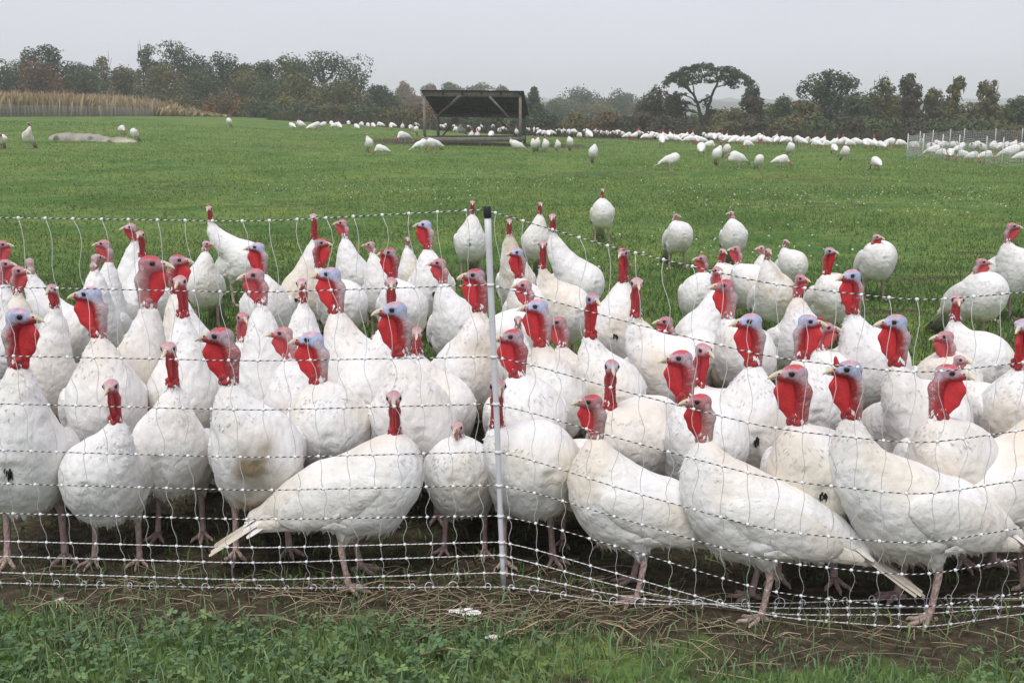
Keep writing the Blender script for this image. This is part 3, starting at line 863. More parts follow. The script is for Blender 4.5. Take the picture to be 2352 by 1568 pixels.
D = dict
FRONT = [
 (46,728,66,1288,12,82,'TB',1.15,'big tom cropped by the left edge, blue face turned right, red throat',D(sn=0,beard=1,dirt=.8)),
 (255,888,257,1290,0,2,'NR',.96,'small turkey facing straight ahead at the front left, red neck framed by one mesh',D(dirt=.25)),
 (388,802,405,1232,3,0,'NR',1.0,'turkey with a pale grey-white face and bumpy red neck facing ahead',D(dirt=.4)),
 (505,772,594,1272,14,-84,'TR',1.12,'tom with a large brown muddy patch down its breast, red head turned left',D(bd=1.0,dirt=.9)),
 (905,915,806,1335,84,4,'NR',1.08,'turkey standing side-on against the net, tail fanned left, looking at the camera',D(tail=1,fo=.2,dirt=.45,ks=.83)),
 (1050,982,1066,1268,-8,-12,'HP',.90,'small pale pink-headed hen just left of the white fence post',D(dirt=.4)),
 (1143,888,1214,1292,14,6,'NR',1.08,'turkey whose red neck and face are crossed by the white fence post',D(dirt=.5)),
 (1326,1092,1338,1250,-6,8,'HP',.95,'hen with its pale head lowered to chest height between two white bodies',D(dirt=.8,hp=25,fo=.30,ks=.8)),
 (1358,922,1466,1362,-92,-88,'JW',1.08,'turkey side-on right of the post with warty grey nape and ragged tail',D(tail=1,dirt=.6,fo=.19,ks=.79)),
 (1606,922,1750,1402,-92,-86,'JW',1.14,'red-headed turkey side-on with a long tail trailing down to the right',D(tail=1,dirt=.45,fo=.19,ks=.79)),
 (1822,858,1862,1335,-8,-84,'TR',1.12,'tom with a red throat and a large black breast spot, head turned left',D(beard=1,dirt=.6)),
 (1948,848,2116,1402,-76,-86,'TB',1.15,'large side-on tom at right with raised red snood and grey-white nape',D(sn=2,tail=1,fo=.19,dirt=.5,ks=.82)),
 (2180,856,2165,1292,-6,58,'TR',1.08,'tom with a beaded red neck looking right, behind the large side-on tom',D(dirt=.4)),
 (2440,860,2332,1330,96,90,'TR',1.12,'white body filling the right edge, its head out of the picture',D(dirt=.8)),
 (2348,750,2318,1170,-4,-40,'TB',1.12,'blue-faced tom half cut off by the right edge with a dark breast spot',D(beard=1)),
 (205,676,240,1140,28,-82,'TB',1.14,'tom with a blue cheek and red throat, tan tail showing at its left',D(beard=1,tail=1)),
 (650,765,690,1130,4,-84,'JP',1.0,'pink-faced turkey looking left, tucked behind the muddy-breasted tom',D()),
 (714,780,764,1200,6,-82,'TB',1.12,'tom with a lilac-blue face and straight pale beak pointing left, left of centre',D(dirt=.4)),
 (905,712,944,1195,12,-70,'TB',1.16,'tom with the brightest sky-blue head, long red neck, left of the post',D(dirt=.3)),
 (957,765,1004,1120,18,4,'NS',1.0,'pink-faced turkey looking ahead just right of the sky-blue tom',D()),
 (898,652,866,1085,-6,8,'NR',1.08,'red-crowned turkey facing ahead directly above the sky-blue tom head',D(dirt=.9)),
 (757,630,806,1062,26,-80,'TB',1.15,'cream-stained tom with a pale blue face and grey nape, head left',D(beard=1,dirt=1.0)),
 (693,652,704,1010,0,0,'NS',.98,'thin pink-necked turkey facing ahead behind the left centre toms',D()),
 (584,632,628,1090,8,-58,'JP',1.1,'pale pink turkey with its beak parted, left of centre',D()),
 (557,730,548,1060,6,30,'JP',1.0,'turkey with a narrow red throat peering from behind the muddy-breasted tom',D()),
 (413,648,430,1105,8,2,'NR',1.08,'turkey with a long straight red neck facing ahead in the left crowd',D(fo=.12)),
 (410,598,438,985,22,86,'TR',1.06,'red-headed tom looking right with a pale beak in the left crowd',D()),
 (348,606,316,1085,10,84,'JW',1.14,'tom looking right with a huge hanging red throat and grey-white nape',D(hs=1.2)),
 (118,665,128,1030,4,0,'NS',.98,'pale-faced turkey with a short red throat at far left, facing ahead',D()),
 (68,602,132,905,60,-150,'HP',1.0,'hen with a dull pink head turned away, long white neck, far left',D()),
 (44,622,58,960,6,78,'JP',1.0,'pink-necked turkey looking away right near the left edge',D()),
 (14,606,6,925,0,78,'JP',1.0,'pink neck and head half hidden at the left edge behind its neighbour',D()),
 (6,562,-24,860,10,88,'JP',.98,'topmost pink head at the left edge with its beak pointing right',D()),
 (238,560,258,850,-2,-82,'JP',1.0,'dusky pink turkey looking left with ruffled neck feathers, upper left',D()),
 (222,592,240,880,2,150,'HP',1.0,'pink head seen from behind just under the ruffled-neck turkey',D()),
 (299,522,312,800,-6,-50,'NS',1.0,'white-faced turkey looking left with thin neck, upper left pair',D()),
 (322,540,348,815,2,4,'NR',1.05,'all-red head and neck facing ahead, right one of the upper left pair',D()),
 (480,480,552,700,52,2,'NS',1.06,'turkey standing side-on in the grass, head above the top wire, tail right',D(tail=1)),
 (475,560,472,755,6,80,'HP',.95,'small hen with a dull pink head looking right, in front of the grass gap',D()),
 (590,568,618,850,4,-76,'TB',1.1,'tom with blue eye patch and dark red neck covering a side-on bird tail',D()),
 (720,500,704,800,-4,2,'NR',1.05,'turkey with a long red neck reaching the top wire, black breast spot',D(beard=1)),
 (738,558,786,830,18,72,'TR',1.05,'tom looking right with a short red snood, behind the pale blue tom',D(sn=1)),
 (785,512,816,742,4,-78,'JP',1.0,'pink-faced turkey at the top wire looking left, clean white breast',D(dirt=.2)),
 (850,562,880,780,4,-84,'HP',.95,'small hen with a dull pink head looking left, beside the long-necked turkeys',D()),
 (893,580,924,845,8,-62,'TR',1.08,'tom with red brow and warty dark red neck, snood hanging over the beak',D(sn=1)),
 (936,550,948,730,4,10,'HP',.85,'tiny pale hen in the gap left of a blue-headed tom',D()),
 (975,516,990,790,8,-80,'TB',1.1,'blue-headed tom at the top wire looking left with a broad red throat',D(beard=1)),
 (1008,604,1044,890,14,-80,'JP',1.04,'grey-pink turkey looking left just left of the post, red stripe down throat',D()),
 (1090,632,1072,1045,-2,-76,'TR',1.1,'tom directly left of the post with hanging red wattles and soiled belly',D(dirt=1.0)),
 (1085,467,1081,645,0,4,'NS',1.06,'round white turkey facing ahead with its head above the wire by the post top',D(beard=1,dirt=.3)),
 (1170,510,1184,752,4,2,'NS',.98,'thin red-necked turkey at the wire just right of the post',D()),
 (1187,580,1212,850,10,-60,'TB',1.05,'tom with blue cheeks in the second rank just right of the post',D()),
 (1241,470,1233,640,-4,10,'NS',1.0,'small upright turkey with a plain red neck above the descending wire',D(dirt=.2)),
 (1269,500,1312,775,38,-8,'NS',1.1,'large turkey turned right with stained wings, head at the descending wire',D(tail=0)),
 (1247,562,1290,850,22,-4,'NR',1.06,'dark red neck facing ahead in front of the large turned turkey',D()),
 (1204,655,1176,930,-10,-82,'JP',1.05,'pink-cheeked turkey looking left with red throat, touching the post',D(beard=1)),
 (1233,704,1254,1115,8,-76,'TB',1.12,'tom with a blue eye patch and full red throat, right of the post',D(dirt=.5)),
 (1190,735,1200,1010,0,0,'HP',.85,'small pale face peeping between the post and a red-throated tom',D()),
 (1176,773,1204,1165,6,-72,'TR',1.1,'grey-faced red-throated tom low beside the post, looking left',D()),
 (1281,740,1316,1075,10,-72,'JP',1.02,'pink turkey half behind a blue-eyed tom, ruffled white neck',D()),
 (1430,582,1410,905,-4,-22,'TR',1.08,'tom with a red head cut by the wire and a black breast spot',D(beard=1,dirt=.8)),
 (1362,688,1392,1090,8,20,'NB',1.06,'turkey with a lilac-grey face and long red neck, beak to lower right',D()),
 (1463,652,1512,1035,20,2,'NR',1.12,'long-necked reddish turkey facing ahead with cream-stained back',D(dirt=1.0)),
 (1528,738,1572,965,30,-82,'JP',1.0,'round pink head looking left low among the white backs',D()),
 (1562,822,1604,1232,6,-80,'TR',1.08,'tom with a red head turned left and white ear patch, centre right',D()),
 (1405,843,1462,1205,20,2,'NB',1.06,'blue-cheeked turkey facing ahead with a dark red beaded neck',D(dirt=.4)),
 (1616,805,1662,1178,6,22,'NR',1.05,'turkey with a pale blunt beak facing the camera beside a left-turned tom',D()),
 (1722,738,1712,1195,-4,-76,'TB',1.12,'tall tom with a pale blue face and wide straight red throat',D(beard=1,dirt=.4)),
 (1858,738,1846,1120,-4,58,'TB',1.05,'tom looking right with a snood curling over its beak',D(sn=1)),
 (1900,752,1900,1035,0,62,'JP',.98,'pink-headed turkey looking right beside the tom with the curling snood',D()),
 (1955,634,1976,1030,10,-66,'TB',1.16,'big tom with lilac-blue face and full red throat, high on the right',D(dirt=.5)),
 (2055,740,2096,1185,10,-84,'TB',1.12,'tom looking left with rumpled tan wing feathers beside its neck',D(dirt=.4)),
 (2170,773,2160,1055,-6,-84,'JP',1.04,'pink-faced turkey looking left with a broad red throat, far right',D()),
 (2199,690,2222,1010,8,-14,'NS',1.08,'turkey with a plain red neck just below the sagging wire, far right',D()),
 (2206,826,2236,1090,10,40,'HP',.85,'tiny pale pink face above the beaded red neck at far right',D()),
 (2256,602,2240,795,10,64,'JP',1.04,'turkey with a pink neck looking right, standing before a larger one',D(fo=.1)),
 (2326,520,2306,735,20,66,'JP',1.1,'tall pink-necked turkey farthest back at the right edge, looking right',D()),
 (2015,545,2010,690,0,40,'NS',1.02,'broad white turkey alone in the grass beyond the right-hand crowd',D(dirt=.3)),
 (1907,577,1905,800,4,36,'NB',1.02,'turkey with a whitish blue head, pink neck and black breast spot',D(beard=1)),
 (1840,640,1818,910,14,36,'JP',.95,'slim pink-headed turkey behind the wire with a brownish tail at its left',D(tail=1)),
 (1805,555,1814,690,6,26,'HP',.85,'small pale hen farthest back in the middle of the right-hand crowd',D()),
 (1748,570,1752,735,0,-70,'HP',.9,'hen with only a pink head showing, looking left behind another',D()),
 (1765,578,1772,795,2,6,'HP',1.0,'hen facing ahead with a pink neck and dull belly, right-hand crowd',D(dirt=.9)),
 (1690,572,1714,760,6,-80,'JP',.98,'turkey with a smooth grey-pink head looking left, right-hand crowd',D()),
 (1660,578,1664,748,0,20,'NS',.92,'turkey with narrow red neck squeezed between two grey-pink heads',D()),
 (1611,594,1606,790,-8,-80,'JP',.98,'turkey with a bright pink throat looking left at the wire, left of the others',D()),
 (1648,622,1608,905,-14,24,'JP',.95,'pale pink face just above the warty grey nape of another bird',D()),
 (1664,656,1694,985,8,-80,'JW',1.08,'turkey with a warty grey nape looking left and a soiled lower breast',D(dirt=1.0,hs=1.1)),
 (1679,490,1684,618,-8,-78,'HP',.95,'lone hen in the grass looking left, right one of two behind the crowd',D()),
 (1553,496,1556,616,8,56,'HP',.95,'lone hen in the grass looking right, left one of two behind the crowd',D()),
 (1384,438,1383,556,0,6,'NS',1.0,'lone white turkey facing ahead in open grass right of the post',D(dirt=.3)),
]
MID = [
 (14,318,10,342,20,70,'HP',1.0,'white turkey at the left edge of the far pasture, beside a big one',D()),
 (66,291,68,341,0,-40,'TR',1.2,'big upright turkey standing in the far pasture at left',D()),
 (311,303,312,325,0,4,'JP',1.05,'turkey standing at the right end of the low grey rock',D()),
 (529,282,529,293,0,4,'JP',1.0,'lone tiny turkey at the end of the corn',D()),
 (843,316,848,351,18,4,'JP',1.05,'turkey standing upright beside a grazing one, left of the shed',D()),
 (958,296,957,312,0,4,'JP',1.0,'small upright turkey behind the huddle left of the shed',D()),
 (972,322,968,350,100,30,'TR',1.0,'turkey at the left of the huddle beside the shed, tail to the left',D()),
 (983,326,994,352,-40,-60,'TR',1.15,'bulky turkey at the front of the huddle beside the shed',D()),
 (1057,303,1060,330,-30,-70,'TR',1.0,'turkey perched on the near beam of the shed',D(lift=.24)),
 (1172,324,1188,353,-62,-80,'JP',1.05,'turkey facing left in front of the right shed leg',D(tail=1)),
 (1223,321,1226,350,-4,-60,'TR',.95,'leftmost of the group standing right of the shed',D()),
 (1236,320,1234,347,0,4,'JP',.95,'hindmost head in the group standing right of the shed',D()),
 (1251,321,1253,352,10,6,'TR',1.0,'white turkey with a raised foot in the group right of the shed',D()),
 (1279,325,1281,350,8,-20,'HP',.85,'slim hen next to the group right of the shed',D()),
 (1307,316,1309,346,0,4,'TR',1.05,'turkey with a red head, last one to the right of the shed group',D()),
 (1367,334,1362,376,0,10,'JP',1.1,'turkey walking towards the camera alone between shed and flat-topped tree',D()),
 (1553,361,1541,392,70,80,'HP',1.05,'hen facing right alone in the mid pasture',D(tail=1)),
 (1656,334,1646,381,-6,20,'TR',1.1,'large upright tom at the front of a knot of birds in the mid pasture',D()),
 (1671,334,1668,364,6,-10,'TR',1.0,'turkey standing behind the large upright tom in the mid pasture',D()),
 (1676,362,1694,388,-62,-80,'TR',1.1,'turkey stepping left behind the large upright tom, long low back',D(tail=1)),
 (1744,366,1743,391,0,6,'HP',.92,'small hen alone right of the knot of birds in the mid pasture',D()),
 (1815,331,1815,361,0,4,'JP',1.05,'turkey with a dark belly facing ahead in the right mid pasture',D()),
 (1942,340,1940,370,0,10,'JP',1.0,'turkey facing ahead below the broad vine-hung tree',D()),
 (2152,337,2143,364,60,70,'JP',1.0,'turkey in front of the far netting, head up, leftmost of its row',D()),
 (2338,340,2322,372,60,80,'TR',1.2,'large turkey in front of the far netting near the right edge',D()),
]

def birds():
    for sp_ in FRONT:
        near = sp_[3] > 1000
        turkey(sp_, .0102 if near else .0125, 1100 if near else 700)
    print('front birds', time.time() - T0)
    for sp_ in MID:
        sp_ = (sp_[0], sp_[1] - 8) + sp_[2:6] + ({'TR': 'NS', 'JP': 'HP'}.get(sp_[6], sp_[6]),) + (sp_[7] * .80,) + sp_[8:]
        lift = (sp_[9] if len(sp_) > 9 else {}).get('lift', 0)
        o = turkey(sp_, .016, 0, 'turkeys standing about in the far pasture', clear=False)
        o.location.z += lift
    print('mid birds', time.time() - T0)

# ------------------------------------------------------------------ far turkeys: a few poses, one mesh each, copied
def far_proto(pose, seed):
    X, Y, Z, lo = grid((-.37, -.19, .06), (.42, .19, .74), .017)
    G = (X, Y, Z)
    f = torso_sdf(G, 0)
    if pose == 'graze':
        f = smin(f, cone(G, (.13, 0, .30), (.27, .03, .16), .085, .035), .05)
        f = smin(f, cone(G, (.27, .03, .16), (.33, .03, .09), .030, .026), .02)
        red = lambda V: sst(.24, .27, V[:, 0]) * sst(.22, .17, V[:, 2])
    elif pose == 'stoop':
        f = smin(f, cone(G, (.13, 0, .30), (.24, .0, .36), .085, .042), .05)
        f = smin(f, cone(G, (.24, 0, .36), (.32, .0, .40), .032, .028), .02)
        red = lambda V: sst(.25, .27, V[:, 0]) * sst(.33, .36, V[:, 2])
    else:
        f = smin(f, cone(G, (.12, 0, .32), (.16, 0, .48), .09, .042), .05)
        f = smin(f, cone(G, (.16, 0, .48), (.17, .0, .62), .034, .036), .02)
        red = lambda V: sst(.48, .50, V[:, 2])
    f = smin(f, cone(G, (-.19, 0, .215), (-.29, 0, .155), .040, .018, .6), .03)
    for s in (-1, 1):
        f = np.minimum(f, cone(G, (0, s * .072, .16), (0, s * .078, .06), .02, .016))
    V, Q = surface_nets(f, lo, .017)
    c = np.tile(np.array((.83, .815, .785)), (len(V), 1))
    c = lerp(c, np.tile(np.array((.44, .09, .09)), (len(V), 1)), red(V))
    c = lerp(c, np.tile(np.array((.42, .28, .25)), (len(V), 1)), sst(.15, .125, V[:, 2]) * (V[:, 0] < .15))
    V[:, 2] = np.where(V[:, 2] < .085, 0.0, V[:, 2])
    return mesh_np('turkey', V, Q, c, True, M_FEATHER)

FAR_LINE_X = [560, 680, 860, 1000, 1300, 1500, 1600, 1850, 2050, 2200, 2420]
FAR_LINE_Y = [295, 297, 300, 303, 316, 324, 328, 337, 345, 350, 352]
FARLIST = [  # x, foot y, height in px, pose, heading, label
 (-2, 342, 36, 'stoop', 40, 'white turkey cut by the left edge of the far pasture'),
 (280, 309, 20, 'graze', 40, 'white turkey feeding on top of the low grey rock'),
 (877, 357, 21, 'graze', -80, 'turkey feeding beside an upright one, left of the shed'),
 (928, 328, 25, 'graze', -60, 'rounded turkey feeding left of the huddle by the shed'),
 (998, 346, 26, 'graze', -70, 'turkey at the back of the huddle, bent over its neighbour'),
 (1082, 321, 20, 'stand', 20, 'grey-shaded turkey inside the shed, left of the shaded three'),
 (1096, 322, 27, 'stand', 10, 'grey-shaded turkey inside the shed, middle of the shaded three'),
 (1128, 322, 20, 'graze', 170, 'grey-shaded turkey inside the shed, right of the shaded three'),
 (1353, 322, 22, 'graze', 200, 'turkey tail up facing away, above the lone walking turkey'),
 (1520, 336, 22, 'graze', 180, 'turkey with its back to the camera below the flat-topped tree'),
 (1580, 330, 10, 'graze', 80, 'low feeding turkey between the far row and the knot of birds'),
 (1610, 359, 33, 'stoop', 170, 'turkey seen from behind left of the knot of birds'),
 (1628, 344, 20, 'graze', 75, 'turkey bent down just behind the knot of birds'),
 (1718, 342, 14, 'graze', -70, 'turkey feeding between far row and the lone small hen'),
 (1793, 384, 22, 'graze', 70, 'round turkey with its head down right of the small hen'),
 (1916, 354, 14, 'graze', 180, 'small round turkey left of the one facing ahead'),
 (2012, 390, 23, 'graze', 190, 'round turkey alone nearest the camera in the right mid pasture'),
 (2160, 366, 18, 'graze', 20, 'turkey with its head hidden, second in the row before the far netting'),
 (2182, 366, 20, 'graze', 160, 'rounded turkey third in the row before the far netting'),
 (2212, 370, 14, 'graze', -80, 'flat-backed turkey fourth in the row before the far netting'),
 (2232, 374, 20, 'graze', 30, 'turkey bent forward in the middle of the row before the far netting'),
 (2262, 372, 15, 'graze', 80, 'turkey feeding right of the bent one before the far netting'),
 (2345, 374, 18, 'graze', 80, 'turkey cut by the right edge before the far netting'),
]
def far_birds():
    protos = {p: [far_proto(p, 1)] for p in ('graze', 'stoop', 'stand')}
    hh = {'graze': .40, 'stoop': .44, 'stand': .65}
    first = [None]
    def put(x, y, px, pose, psi, label, group):
        p = gpoint(x, y)
        s = float(np.clip(px * depth_of(p) / FPX / hh[pose], .72, 1.45))
        if first[0] is None:
            o = bpy.data.objects.new('turkey', protos[pose][0])
            first[0] = o
        else:
            o = first[0].copy(); o.data = protos[pose][0]
        COL.objects.link(o)
        o.location = (p[0], p[1], p[2] + .0)
        o.rotation_euler = (0, 0, R(psi) - math.pi / 2)
        o.scale = (s, s, s)
        tag(o, label, 'turkey', group)
    for (x, y, px, pose, psi, lab) in FARLIST:
        put(x, y, px, pose, psi, lab, 'turkeys feeding in the far pasture')
    r = np.random.default_rng(21)
    zones = [(660, 960, 20, 'distant turkey in the thin far row left of the shed'),
             (1000, 1200, 12, 'distant turkey in the far row seen through or beside the open shed'),
             (1205, 1500, 36, 'distant turkey in the far row between shed and vine-covered clump'),
             (1500, 1760, 38, 'distant turkey in the dense far row under the flat-topped tree'),
             (1760, 2070, 30, 'distant turkey in the far row below the right-hand trees'),
             (2085, 2380, 24, 'distant turkey standing inside the far netting')]
    for (a, b, n, lab) in zones:
        for i in range(n):
            x = a + (b - a) * (i + r.uniform(0, 1)) / n
            y = np.interp(x, FAR_LINE_X, FAR_LINE_Y) + r.normal(0, 3.0) - 3
            pose = r.choice(['graze', 'graze', 'graze', 'stoop', 'stand'], p=[.24, .2, .16, .2, .20])
            px = np.interp(x, [600, 1000, 1500, 2400], [10, 12, 14.5, 16]) * (1.3 if pose == 'stand' else 1) * r.uniform(.8, 1.2)
            put(x, y, px, pose, r.uniform(0, 360), lab, 'the far flock along the hedge')

# ------------------------------------------------------------------ ground, hills
def soil_mask_nodes(n, l):
    pass

def make_ground():
    xs = np.concatenate([np.linspace(-1500, -60, 24), np.linspace(-50, -12, 20), np.linspace(-10, 10, 61), np.linspace(12, 50, 20), np.linspace(60, 1500, 24)])
    ys = np.concatenate([np.linspace(-20, 0, 6), np.linspace(.5, 8, 50), np.linspace(8.4, 30, 50), np.linspace(31, 100, 50), np.linspace(110, 2600, 30)])
    Xg, Yg = np.meshgrid(xs, ys, indexing='ij')
    Zg = ground(Xg, Yg)
    P = np.stack([Xg.ravel(), Yg.ravel(), 0 * Xg.ravel()], -1)
    near = sst(12, 5, Yg.ravel())
    Zg = Zg.ravel() + near * (.010 * snoise(P, 2.2, 1) + .006 * snoise(P, 6, 2)) * (np.abs(P[:, 0]) < 11)
    V = np.stack([Xg.ravel(), Yg.ravel(), Zg], -1)
    nx, ny = len(xs), len(ys)
    i = np.arange(nx - 1)[:, None] * ny + np.arange(ny - 1)[None]
    Q = np.stack([i, i + ny, i + ny + 1, i + 1], -1).reshape(-1, 4)
    m, n, l, b = new_mat('pasture')
    b.inputs['Roughness'].default_value = 0.95; b.inputs['Specular IOR Level'].default_value = 0.1
    tc = n.new('ShaderNodeTexCoord')
    def noise(scale, det=5, dist=0.0):
        t = n.new('ShaderNodeTexNoise'); t.inputs['Scale'].default_value = scale; t.inputs['Detail'].default_value = det
        t.inputs['Distortion'].default_value = dist
        l.new(tc.outputs['Object'], t.inputs['Vector']); return t.outputs[0]
    def ramp(v, stops):
        r_ = n.new('ShaderNodeValToRGB'); l.new(v, r_.inputs[0])
        e = r_.color_ramp.elements
        while len(e) < len(stops): e.new(.5)
        for q, (p, c) in zip(e, stops): q.position = p; q.color = (*c, 1)
        return r_.outputs[0]
    def mix(f, a, c, bl='MIX'):
        x = n.new('ShaderNodeMix'); x.data_type = 'RGBA'; x.blend_type = bl
        if isinstance(f, float): x.inputs[0].default_value = f
        else: l.new(f, x.inputs[0])
        l.new(a, x.inputs[6]); l.new(c, x.inputs[7]); return x.outputs[2]
    fine = ramp(noise(26, 8), [(.30, (.075, .130, .036)), (.5, (.128, .200, .056)), (.72, (.185, .245, .080))])
    patch = ramp(noise(.55, 5, .6), [(.35, (.62, .78, .62)), (.5, (1, 1, 1)), (.66, (1.25, 1.08, .95))])
    g = mix(1.0, fine, patch, 'MULTIPLY')
    mid_ = ramp(noise(3.2, 6, .4), [(.35, (.68, .80, .70)), (.62, (1.15, 1.1, 1.0))])
    g = mix(1.0, g, mid_, 'MULTIPLY')
    soil = ramp(noise(30, 8), [(.3, (.034, .027, .018)), (.55, (.078, .064, .042)), (.75, (.130, .105, .070))])
    # bare soil where the birds tread by the fence
    a = n.new('ShaderNodeAttribute'); a.attribute_name = 'soil'
    ad = n.new('ShaderNodeMath'); ad.operation = 'ADD'
    l.new(a.outputs['Fac'], ad.inputs[0])
    nn = n.new('ShaderNodeMath'); nn.operation = 'MULTIPLY_ADD'; nn.inputs[1].default_value = 1.5; nn.inputs[2].default_value = -.75
    l.new(noise(5, 6, .5), nn.inputs[0]); l.new(nn.outputs[0], ad.inputs[1])
    mr = n.new('ShaderNodeMapRange'); mr.inputs[1].default_value = .35; mr.inputs[2].default_value = .65
    l.new(ad.outputs[0], mr.inputs[0])
    l.new(mix(mr.outputs[0], g, soil), b.inputs['Base Color'])
    bp = n.new('ShaderNodeBump'); bp.inputs['Strength'].default_value = .8; bp.inputs['Distance'].default_value = .04
    l.new(noise(22, 8), bp.inputs['Height']); l.new(bp.outputs[0], b.inputs['Normal'])
    me = mesh_np('pasture_ground', V, Q, None, True, m)
    at = me.attributes.new('soil', 'FLOAT', 'POINT')
    at.data.foreach_set('value', soil_at(V[:, 0], V[:, 1]).astype(np.float32))
    tag(link('ground', me), 'green pasture running from the fence to the far hedge', kind='structure')

WORN = [(*gpoint(px_, py_)[:2], rx_, ry_, k_) for (px_, py_, rx_, ry_, k_) in ((2120, 640, .75, .30, .62), (2230, 582, .45, .35, .55), (2060, 720, .5, .25, .5), (1620, 560, .5, .4, .4), (420, 430, 1.2, .9, .42), (1100, 620, .6, .4, .55), (700, 470, 1.4, .7, .4), (1850, 470, 1.5, .8, .4), (1400, 400, 2.2, 1.2, .42), (620, 340, 2.5, 1.6, .4), (1880, 345, 3, 1.2, .5))]
def soil_at(X, Y):
    """how bare and trodden the ground is (0..1)"""
    X, Y = np.asarray(X, float), np.asarray(Y, float)
    fy = np.interp(X, FXW, FYW)
    d = Y - fy
    a = sst(-.42, -.10, d) * sst(3.6, 1.2, d)
    a = np.where(d < 0, a * (.85 + .15 * np.sin(X * 5)), a)
    a = np.maximum(a, .52 * sst(-.36, -.50, d))
    P = np.stack([X, Y, 0 * X], -1)
    far = .38 * sst(.45, .95, snoise(P, .8, 4)) * sst(5, 8, Y) * sst(60, 30, Y)
    shed = .9 * sst(3.2, 1.2, np.abs(Y - 39.6)) * sst(4.6, 3.2, np.abs(X + 1.2))
    worn = 0 * X
    for (cx_, cy_, rx_, ry_, k_) in WORN:
        q = ((X - cx_) / rx_) ** 2 + ((Y - cy_) / ry_) ** 2
        worn = np.maximum(worn, k_ * sst(1.3, .3, q))
    far = np.maximum(far, worn)
    strip = .62 * sst(3.5, .5, np.abs(Y - np.interp(X, [-12, 0, 10, 20, 30], [62, 54, 44, 36, 36]))) * (X > -8)
    return np.maximum(np.maximum(a, far), np.maximum(shed, strip))

def make_hills():
    for nm, Y0, top, seed, colr, lab in (('hills', 520, 10.5, 1, (.030, .045, .028), 'low wooded ridge lost in mist beyond the trees'),
                                         ('hills', 850, 18.5, 3, (.030, .045, .030), 'farthest wooded ridge, almost the colour of the sky')):
        n = 420
        x = np.linspace(-900, 900, n)
        r = np.random.default_rng(seed)
        P = np.stack([x, 0 * x, 0 * x], -1)
        z = top * (.72 + .22 * snoise(P, .004, seed) + .06 * snoise(P, .03, seed)) + r.uniform(0, 1.6, n) + 1.0 * snoise(P, .25, seed)
        rows = []
        for k, t in enumerate(np.linspace(0, 1, 10)):
            rows.append(np.stack([x + r.uniform(-1, 1, n), Y0 + 160 * t + r.uniform(-3, 3, n), .4 + (z - .4) * math.sin(t * 1.57) ** .8 + (r.uniform(-1.0, 1.0, n) if 0 < k < 9 else 0)], -1))
        V = np.vstack(rows)
        i = np.arange(9)[:, None] * n + np.arange(n - 1)[None]
        Q = np.stack([i, i + 1, i + n + 1, i + n], -1).reshape(-1, 4)
        o = link('hills', mesh_np('hills', V, Q, np.tile(np.array(colr), (len(V), 1)) * r.uniform(.6, 1.4, len(V))[:, None], False, M_LEAF))
        tag(o, lab, kind='structure')

# ------------------------------------------------------------------ trees
def leaf_cloud(lobes, n, size, r, pal, flat=1.0):
    """leaf-sized faces through a set of lobes (centre, radii)"""
    lobes = [(np.asarray(c, float), np.asarray(q, float) * np.ones(3)) for c, q in lobes]
    w = np.array([q[0] * q[2] for c, q in lobes]); w = w / w.sum()
    k = r.choice(len(lobes), n, p=w)
    d = r.normal(size=(n, 3)); d /= np.linalg.norm(d, axis=1)[:, None]
    rad = r.uniform(.45, 1.0, n) ** .45 * (1 + .18 * snoise(d * 1.0 + k[:, None] * 3.1, 4, 2))
    Cc = np.array([c for c, q in lobes])[k]; Rr = np.array([q for c, q in lobes])[k]
    rad = np.where(r.uniform(0, 1, n) < .16, rad * r.uniform(1.0, 1.38, n), rad)
    p = Cc + d * Rr * rad[:, None]
    nn = d + r.normal(0, .55, (n, 3)) + np.array((0, 0, .35)); nn /= np.linalg.norm(nn, axis=1)[:, None]
    t = np.cross(nn, r.normal(size=(n, 3))); t /= np.linalg.norm(t, axis=1)[:, None] + 1e-9
    u = np.cross(nn, t)
    L = size * r.uniform(.6, 1.5, n)[:, None]
    V = np.stack([p - t * L * .5, p + u * L * .34, p + t * L * .55 + nn * L * .12, p - u * L * .34], 1).reshape(-1, 3)
    i = np.arange(n) * 4
    pal = np.asarray(pal, float)
    lobe_c = pal[r.integers(0, len(pal), len(lobes))]
    c = lobe_c[k] * .65 + pal[r.integers(0, len(pal), n)] * .35
    c = c * r.uniform(.80, 1.20, n)[:, None]
    return V, np.stack([i, i + 1, i + 2, i + 3], -1), np.repeat(c, 4, 0)

DARK = [(.050, .078, .034), (.066, .096, .042), (.058, .084, .044)]
MIDG = [(.085, .115, .046), (.105, .130, .052), (.076, .102, .052)]
OLIVE = [(.170, .140, .046), (.130, .124, .046), (.100, .112, .050)]
RUST = [(.205, .100, .046), (.165, .112, .050), (.110, .106, .052)]
YELL = [(.220, .175, .048), (.140, .136, .050), (.095, .112, .048)]
VINE = [(.088, .086, .050), (.074, .080, .046), (.104, .086, .052)]

